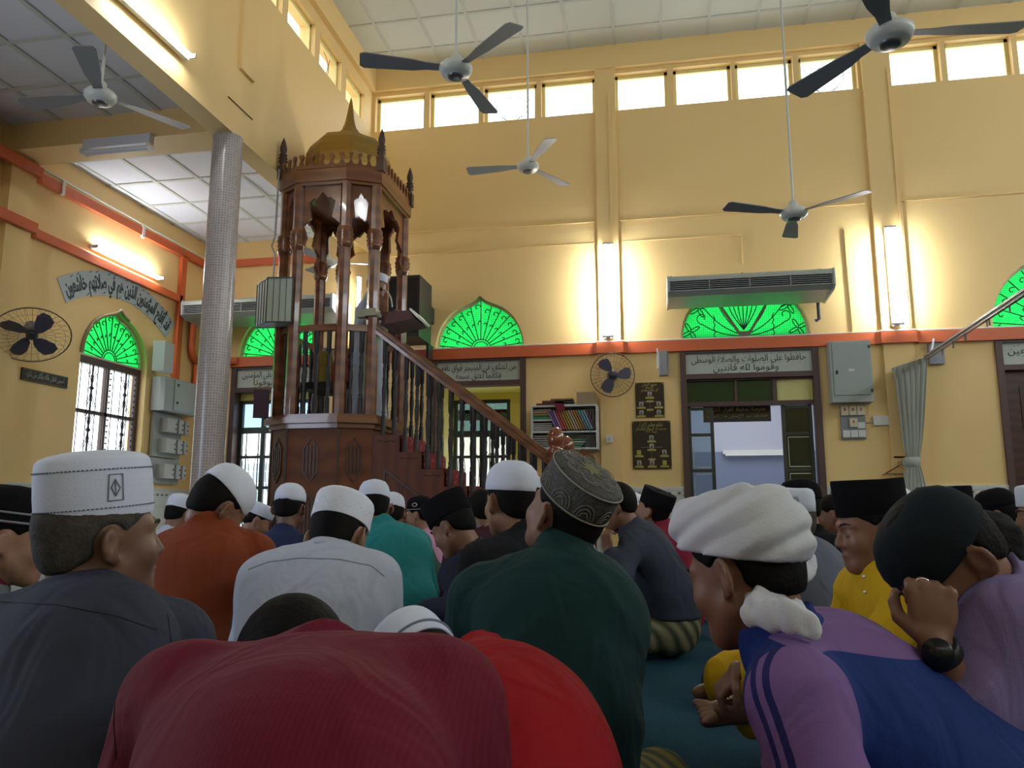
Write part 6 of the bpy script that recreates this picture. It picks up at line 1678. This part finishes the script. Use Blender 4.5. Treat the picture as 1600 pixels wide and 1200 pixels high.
person('person in a white robe and cap seen at the foot of the tiled column', A_(280, 806, 5.0), hy=-10, hp=20, by=0, shirt=whiteb, cap='kopiah', capm=wc, tone=T_MID, lower=grey_tr, h=.014)
person('dark haired person in a maroon shirt behind the black songkok', A_(752, 800, 4.4), hy=30, hp=10, by=20, shirt=cl('dull_maroon_cloth', (.06, .018, .028)), tone=T_MID, lower=dark_tr, h=.014)
# grey navy man with hand on his chin, sarong
gn = cl('blue_grey_cloth', (.040, .048, .070))
sar = cl('green_gold_sarong', (.045, .055, .03), wave=(5.5, (.24, .22, .12), 'DIAGONAL', 2.5))
person('person with thick black hair in a blue grey shirt, hand raised to the chin', A_(962, 794, 4.3), hy=88, hp=22, by=84, shirt=gn, tone=T_MID, lower=sar, h=.010, hairgrow=.012, hairlow=.005,
       N=A_(988, 828, 4.3), pel=A_(1048, 950, 4.35)*np.array((1, 1, 0))+V3(0, 0, .15), el=(A_(972, 900, 4.0), A_(985, 910, 4.6)), wr=(A_(952, 862, 4.1), None), hands={0: ((-.2, .1, 1), (.6, .6, 0), .7)}, girth=1.15, sleeve='long', extra_shirt=lambda P, t: np.maximum(t, .20-P[:, 2]))
person('person in a salmon pink shirt half hidden behind the blue grey shirt', A_(972, 806, 5.9), hy=80, hp=15, by=85, shirt=cl('salmon_cloth', (.52, .17, .19)), tone=T_DARK, lower=dark_tr, h=.015, lean=.12)
person('person with a small white cap just left of the red shirt and songkok', A_(990, 803, 6.6), hy=60, hp=5, by=60, s=1.12, shirt=cl('dark_cloth', (.03, .03, .035)), cap='dome', capm=wc2, tone=T_MID, lower=dark_tr, h=.017)
person('person in a dark red shirt and black songkok, head thrown back, by the tiled dado', A_(1018, 800, 5.1), hy=66, hp=-22, by=70, shirt=cl('crimson_cloth', (.20, .012, .035)), cap='songkok', capm=velvet, captilt=0, tone=T_LIGHT, lower=dark_tr, h=.012, N=A_(1033, 822, 5.1), lean=.16)
# grey shirt, white cap with a badge
r_, i_ = person('grey haired person in a grey blue shirt and white cap with a round badge', A_(1230, 818, 3.35), hy=66, hp=6, by=55, shirt=cl('grey_blue_cloth', (.115, .13, .175)), cap='flat', capm=wc, hair=hair_grey, tone=T_MID, lower=dark_tr, h=.010, N=A_(1250, 862, 3.35), girth=1.15, pel=A_(1290, 1050, 3.3)*np.array((1, 1, 0))+V3(0, 0, .13))
T = i_['T']; mb = MB()
for q in (.006, .011): mb.tube([T @ Vector((-1.04*i_['rx']*math.cos(.5+q*11*math.cos(t)), -1.04*i_['ry']*math.sin(.5+q*11*math.cos(t)), .045+q*1.1*math.sin(t))) for t in [j*PI/6 for j in range(13)]], .001, 4)
mb.go('badge', stitch, i_['cap'])
person('person with a black head covering in front of the dark sliding leaf', A_(1250, 795, 4.4), hy=40, hp=10, by=30, s=1.05, shirt=velvet, cap='dome', capm=velvet, capk=1.1, tone=T_MID, lower=dark_tr, h=.014)
person('person in a light pink shirt behind the yellow tunic', A_(1302, 806, 5.0), hy=70, hp=10, by=40, shirt=cl('light_pink_cloth', (.60, .30, .36)), tone=T_MID, lower=dark_tr, h=.014, girth=1.1)
person('person whose black hair shows just above the white turban', A_(1168, 797, 5.8), hy=10, hp=10, by=0, shirt=cl('dark_cloth', (.03, .03, .035)), tone=T_MID, lower=dark_tr, h=.016)
person('person with a white head cloth beside the foot of the curtain', A_(1402, 800, 5.6), hy=20, hp=10, by=10, s=1.05, shirt=whiteb, cap='kopiah', capm=wc2, tone=T_MID, lower=grey_tr, h=.016)
person('person with a black songkok and black shirt behind the ponytail', A_(1478, 813, 3.8), hy=60, hp=8, by=30, shirt=velvet, cap='songkok', capm=velvet, tone=T_MID, lower=dark_tr, h=.012, pel=A_(1515, 1050, 3.7)*np.array((1, 1, 0))+V3(0, 0, .13))
person('person with a rounded black cap near the right edge', A_(1560, 808, 4.6), hy=60, hp=20, by=40, shirt=cl('dark_cloth', (.03, .03, .035)), cap='dome', capm=velvet, tone=T_MID, lower=dark_tr, h=.014)
person('person with a white cap and grey shirt at the right edge', A_(1632, 808, 3.7), hy=75, hp=5, by=60, shirt=cl('mid_grey_cloth', (.18, .18, .22)), cap='pillbox', capm=wc2, tone=T_LIGHT, lower=dark_tr, h=.014)

# --- the man in yellow with a songkok, holding his foot
yel = cl('golden_yellow_cloth', (.58, .36, .012))
pel = A_(1395, 1100, 2.45)*np.array((1, 1, 0))+V3(0, 0, .13)
kA, aA = A_(1228, 1030, 2.42), A_(1160, 1108, 2.40)
kB, aB = A_(1225, 1010, 2.75), A_(1150, 1065, 2.70)
def toes(P, d):
    a = A_(1120, 1112, 2.40)
    d = smin(d, s_cap(P, aA, a, .036, .030), .02)
    tip = [A_(1088+3*k, 1098+7.5*k, 2.40-.02*k) for k in range(5)]
    for k, t in enumerate(tip):
        b = A_(1104+3*k, 1101+5.5*k, 2.40-.015*k); d = smin(d, s_cap(P, b, t, .014, .0125 if k == 0 else .0095), .004)
    return d
r_, i_ = person('person in a golden yellow tunic and black songkok holding one bare foot', A_(1362, 830, 2.42), hy=100, hp=9, hr=0, by=104, s=.97, shirt=yel, cap='songkok', capm=velvet, captilt=4, capz=.050, capk=.94, tone=T_MID, lower=yel, h=.0065,
       N=A_(1378, 882, 2.42), pel=pel, el=(A_(1335, 1050, 2.22), A_(1300, 1030, 2.62)), wr=(A_(1152, 1046, 2.32), A_(1165, 1050, 2.50)), hands={0: ((-.62, .1, -.75), (.5, .2, -.6), .75), 1: ((-.8, -.3, -.55), (0, 0, -1), .7)},
       legs=[(pel+V3(-.05, -.08, 0), kA, aA), (pel+V3(-.05, .09, 0), kB, aB)], extra_skin=toes, faced=True, width=.95, lean=.15)
mb = MB()
for px, py in ((1343, 883), (1351, 901), (1353, 925)):
    p = Vector(A_(px, py, 2.30)); o, hit, *_ = None, None, None
    # find the surface of the shirt along the line of the placket
    sh_ = [c for c in r_.children if c.name.startswith('shirt')][0]
    dd = Vector(ray(px, py)).normalized(); ok, loc, nr, _ = sh_.ray_cast(Vector((0, 0, CAM_Z)), dd)
    if ok: mb.lathe([(0, -.006), (.005, -.003), (.006, 0), (.004, .004), (0, .005)], loc+nr*.002, 10)
mb.go('button', M('pearl_button', (.85, .85, .8), .15, .6), r_)
hem = lambda P: smin(s_ell(P, A_(1122, 1064, 2.62), (.045, .06, .075)), s_ell(P, A_(1150, 1045, 2.66), (.07, .06, .06)), .03)+s_wave(P, 60, 3)*.005
V, Q = polygonise(lambda P: np.minimum(hem(P), smin(s_ell(P, A_(1174, 1112, 2.46), (.058, .05, .075)), s_ell(P, A_(1205, 1115, 2.5), (.07, .06, .07)), .03)+s_wave(P, 60, 5)*.005), A_(1150, 1150, 2.5)-V3(.25, .25, .12), A_(1150, 1030, 2.5)+V3(.35, .35, .15), .008)
link('trouser_hem', np_mesh('trouser_hem', V, Q), r_, None, None, None, None, yel)
# songket cloth round the waist and knees
bat = M('dark_batik', (.035, .012, .02), .7, vary=(45, .9), wave=(12, (.22, .12, .05), 'DIAGONAL', 9))
def samp(P):
    d = s_cap(P, pel+V3(-.02, 0, .04), kB*.75+pel*.25, .16, .11); d = smin(d, s_cap(P, pel, kA*.6+pel*.4, .15, .10), .05)
    d = smin(d, s_ell(P, A_(1165, 1012, 2.85), (.075, .08, .075)), .04)
    return np.maximum(d+s_wave(P, 30, 4)*.006, .01-P[:, 2])
V, Q = polygonise(samp, pel-V3(.75, .4, .14), pel+V3(.3, .5, .3), .012)
link('waist_cloth', np_mesh('waist_cloth', V, Q), r_, None, None, None, None, bat)

# --- the man in the white turban, purple and blue jacket
pur = cl('mauve_cloth', (.225, .125, .30)); blu = cl('royal_blue_cloth', (.016, .040, .19)); dnav = cl('dark_navy_stripe', (.02, .022, .12))
HT = A_(1163, 898, 1.40); NT = A_(1220, 1003, 1.38); pT = A_(1590, 1300, 1.42); pT[2] = .16
sL, sR = A_(1248, 1095, 1.24), A_(1285, 1030, 1.58); eL, eR = A_(1300, 1260, 1.18), A_(1265, 1180, 1.66); wL = A_(1150, 1270, 1.28)
def jattr(V):
    c = V.astype(float); ax = pT-NT; L = np.linalg.norm(ax); t = ((c-NT) @ ax)/L
    arm = s_cap(c.astype(F32), sL, eL, .0); armR = s_cap(c.astype(F32), sR, eR, .0)
    axn = ax/L; up_ = np.array((0, 0, 1.))-axn*axn[2]; up_ /= np.linalg.norm(up_)
    hh = (c-NT) @ up_
    a1 = np.minimum(np.minimum(t+.018-1.25*hh, arm-.076), armR-.080)
    a2 = .080-np.linalg.norm(c-(NT+V3(-.01, 0, .02)), axis=1)
    d = (eL-sL)/np.linalg.norm(eL-sL); q = c-sL; along = q @ d; q = q-along[:, None]*d
    f = np.array((-.85, -.52, 0)); f = f-d*(f @ d); f /= np.linalg.norm(f); g = np.cross(d, f)
    gf = q @ g; st = np.maximum(.006-np.abs(gf-.004), .006-np.abs(gf+.020))
    st = np.minimum(np.minimum(st, (q @ f)-.015), .10-arm)
    return {'panel': np.maximum(a1, a2), 'stripe': st}
def jacket():
    m = cl('mauve_and_blue_jacket', (.225, .125, .30)); nt = m.node_tree; b = nt.nodes['Principled BSDF']; prev = None
    col = (.19, .105, .28, 1)
    for nm, c2 in (('panel', (.012, .032, .16, 1)), ('stripe', (.02, .022, .12, 1))):
        a = nt.nodes.new('ShaderNodeAttribute'); a.attribute_name = nm
        g = nt.nodes.new('ShaderNodeMath'); g.operation = 'GREATER_THAN'; g.inputs[1].default_value = 0
        nt.links.new(a.outputs['Fac'], g.inputs[0]); mx = nt.nodes.new('ShaderNodeMixRGB'); nt.links.new(g.outputs[0], mx.inputs[0])
        if prev is None: mx.inputs[1].default_value = col
        else: nt.links.new(prev, mx.inputs[1])
        mx.inputs[2].default_value = c2; prev = mx.outputs[0]
    nt.links.new(prev, b.inputs['Base Color']); return m
r_, i_ = person('person in a white turban and mauve and blue jacket leaning forward', HT, hy=53, hp=18, hr=0, by=62, s=.95, shirt=jacket(), shirt_attr=jattr, tone=T_MID, lower=cl('dark_violet_trousers', (.03, .02, .04)), h=.0055,
       N=NT, pel=pT, spine=(A_(1500, 1235, 1.42), A_(1345, 1098, 1.42)), sh=(sL, sR), el=(eL, eR), wr=(wL, None), width=1.0, girth=1.04, fold=.008, sleeve_r=1.15, legs=[(pT, A_(1240, 1420, 1.10), A_(1350, 1500, 1.35)), (pT, A_(1250, 1330, 1.80), A_(1400, 1350, 1.60))])
tw = M('white_turban_cloth', (.58, .60, .64), .9, bump=(240, .12))
Rh, H = i_['Rh'], i_['H']
def turb(P):
    q = (P-H.astype(F32)) @ Rh.astype(F32)
    # a wrapped band: two lobes rising to the back, crossed folds at the side
    d = s_ell(q, (0, -.014, .060), (.094, .112, .098))
    d = smin(d, s_ell(q, (0, .048, .112), (.062, .046, .042)), .03)
    d = smin(d, s_ell(q, (0, -.060, .045), (.086, .066, .075)), .03)
    d = np.maximum(d, s_plane(q, (0, 0, .142), (0, -.12, 1)))
    a = np.arctan2(q[:, 0], q[:, 1]+.02)
    f = (1-np.abs(np.sin(q[:, 2]*62+np.cos(a)*2.2+.7*np.sin(a*2)))*2)*.0042+np.sin(q[:, 2]*190+np.cos(a+.5)*5)*.0014
    d = d+f+s_wave(q, 45, 8)*.003
    d = np.maximum(d, s_plane(q, (0, 0, .036), (0, .42, -1)))
    d = np.maximum(d, -s_ell(q, (0, -.012, .02), (.074, .093, .09)))
    return d
V, Q = polygonise(turb, H-.2, H+.25, .005)
tb = link('turban', np_mesh('turban', V, Q), r_, None, None, None, None, tw)
ctl = [A_(x, y, d) for x, y, d in ((1200, 872, 1.46), (1243, 872, 1.45), (1256, 886, 1.42), (1238, 908, 1.37), (1205, 928, 1.33), (1182, 944, 1.31), (1180, 960, 1.295), (1205, 962, 1.28), (1235, 962, 1.27), (1262, 982, 1.265), (1276, 992, 1.265))]
rad0 = [.020, .024, .022, .020, .022, .022, .018, .024, .026, .018, .006]
path, rad = [], []
for i in range(len(ctl)-1):
    p0, p1, p2, p3 = ctl[max(i-1, 0)], ctl[i], ctl[i+1], ctl[min(i+2, len(ctl)-1)]
    for k in range(4):
        t = k/4; path.append(.5*((2*p1)+(-p0+p2)*t+(2*p0-5*p1+4*p2-p3)*t*t+(-p0+3*p1-3*p2+p3)*t**3)); rad.append(rad0[i]*(1-t)+rad0[i+1]*t)
path.append(ctl[-1]); rad.append(rad0[-1])
def tail(P):
    d = None; best = None
    for i in range(len(path)-1):
        a, b = path[i], path[i+1]; ln = np.linalg.norm(b-a); x = (b-a)/ln
        n = np.array((.1, -1, .15)); n -= x*(n @ x); n /= np.linalg.norm(n); z = np.cross(x, n)
        q = P-a.astype(F32); t = np.clip(q @ x.astype(F32), 0, ln); r = rad[i]+(rad[i+1]-rad[i])*t/ln
        q = q-t[:, None]*x.astype(F32); u = (q @ z.astype(F32)); v = (q @ n.astype(F32))*1.9; w = (q @ x.astype(F32))
        e = (np.sqrt(u*u+v*v+w*w+1e-9)-r)*.7; d = e if d is None else smin(d, e, .003)
    return d+s_wave(P, 120, 3)*.0022+(1-np.abs(s_wave(P, 75, 6))*2.5)*.0030
A = np.array(path); V, Q = polygonise(tail, A.min(0)-.06, A.max(0)+.06, .004)
link('turban_tail', np_mesh('turban_tail', V, Q), tb, None, None, None, None, tw)

# --- the man resting his cheek on his fist, black cap and ponytail, lilac shirt
lil = cl('lilac_cloth', (.21, .165, .33), wave=(60, (.195, .152, .31), 'X', .2))
Hp = A_(1478, 880, 1.58); wrp = A_(1460, 1006, 1.42); elp = A_(1512, 1098, 1.47)
r_, i_ = person('person in a lilac shirt and black cap with a ponytail, cheek resting on a fist', Hp, hy=98, hp=44, by=88, s=1.0, shirt=lil, tone=T_MID, lower=dark_tr, h=.0055, cap='dome', capm=M('black_cap_cloth', (.010, .014, .018), .85, spec=.15), captilt=-10, capz=.022, capk=1.06,
       N=A_(1552, 925, 1.62), pel=A_(1740, 1200, 1.75)*np.array((1, 1, 0))+V3(0, 0, .14), sh=(A_(1580, 985, 1.48), A_(1590, 930, 1.85)), el=(elp, A_(1500, 1050, 2.0)), wr=(wrp, A_(1600, 1110, 1.95)),
       hands={0: ((.06, .12, 1.0), (.2, .95, 0), 1.0)}, sleeve='short', sleeve_r=1.35, fold=.006, girth=1.1)
def pony(P):
    a, b, c = A_(1518, 812, 1.62), A_(1548, 838, 1.64), A_(1580, 868, 1.66)
    d = s_cap(P, a, b, .022, .045); d = smin(d, s_cap(P, b, c, .045, .030), .02); d = smin(d, s_cap(P, A_(1530, 850, 1.62), A_(1560, 880, 1.63), .045, .035), .03)
    return d+s_wave(P, 120, 2)*.004
V, Q = polygonise(pony, A_(1480, 950, 1.5)-V3(.05, .1, .1), A_(1640, 760, 1.8)+V3(.1, .1, .1), .006)
link('ponytail', np_mesh('ponytail', V, Q), r_, None, None, None, None, hair_black)
mb = MB(); mb.lathe([(.014, -.008), (.022, 0), (.014, .008)], tuple(A_(1517, 809, 1.615)), 12); mb.go('hair_tie', M('grey_hair_tie', (.18, .18, .20), .7), r_)
# wrist watch
def along_frame(p, d):
    d = Vector(d).normalized(); x = d.orthogonal().normalized(); return Matrix.Translation(Vector(p)) @ Matrix((x, d.cross(x), d)).transposed().to_4x4()
dW = elp-wrp; pw = wrp+dW/np.linalg.norm(dW)*.018
Tw = along_frame(pw, dW)
mb = MB(); mb.lathe([(.031, -.012), (.034, -.010), (.034, .010), (.031, .012)], (0, 0, 0), 24, M4=Tw); wt = mb.go('watch_strap', M('black_rubber', (.012, .013, .014), .5), r_)
fc = Vector(pw)+Vector((-.35, -.93, .1)).normalized()*.033
Tf = along_frame(fc, Vector((-.35, -.93, .1)))
mb = MB(); mb.lathe([(.001, .012), (.016, .012), (.018, .009), (.023, .009), (.024, 0), (.024, -.006)], (0, 0, 0), 24, M4=Tf); mb.go('watch_face', M('watch_black', (.015, .016, .018), .25, .3), wt)
# ring on a finger
hp_, _pp = hand_parts(wrp, (.06, .12, 1.0), (.2, .95, 0), 1, 1.0, 1.0)
a, b, ra, rb = hp_[5]
Tr = along_frame(a*.45+b*.55, b-a)
mb = MB(); mb.lathe([(.0105, -.003), (.0122, -.003), (.0122, .003), (.0105, .003)], (0, 0, 0), 20, M4=Tr); mb.go('ring', M('silver_ring', (.8, .8, .8), .12, 1.0), r_)

# --- the preacher standing in the pulpit
robe = cl('pale_grey_robe', (.36, .39, .45))
r_, i_ = person('preacher in a pale grey robe and white turban standing in the pulpit', A_(589, 447, 7.28), hy=-75, hp=12, by=-70, s=.93, shirt=robe, cap='flat', capm=wc, capk=1.08, tone=T_MID, lower=None, h=.014, legs='stand', stand=True,
       pel=A_(575, 560, 7.28), zfloor=1.05, el=(A_(600, 508, 7.45), A_(566, 506, 7.12)), wr=(A_(612, 492, 7.45), A_(585, 498, 7.05)))
V, Q = polygonise(lambda P: np.maximum(smin(s_cap(P, i_['pel'], i_['pel']-V3(0, 0, .62), .17, .21), s_cap(P, i_['pel'], i_['N']-V3(0, 0, .2), .17, .15), .05)+s_wave(P*V3(1, 1, .3), 30, 2)*.008, 1.60-P[:, 2]), i_['pel']-V3(.35, .35, 1.0), i_['pel']+V3(.35, .35, .4), .014)
link('robe', np_mesh('robe', V, Q), r_, None, None, None, None, robe)
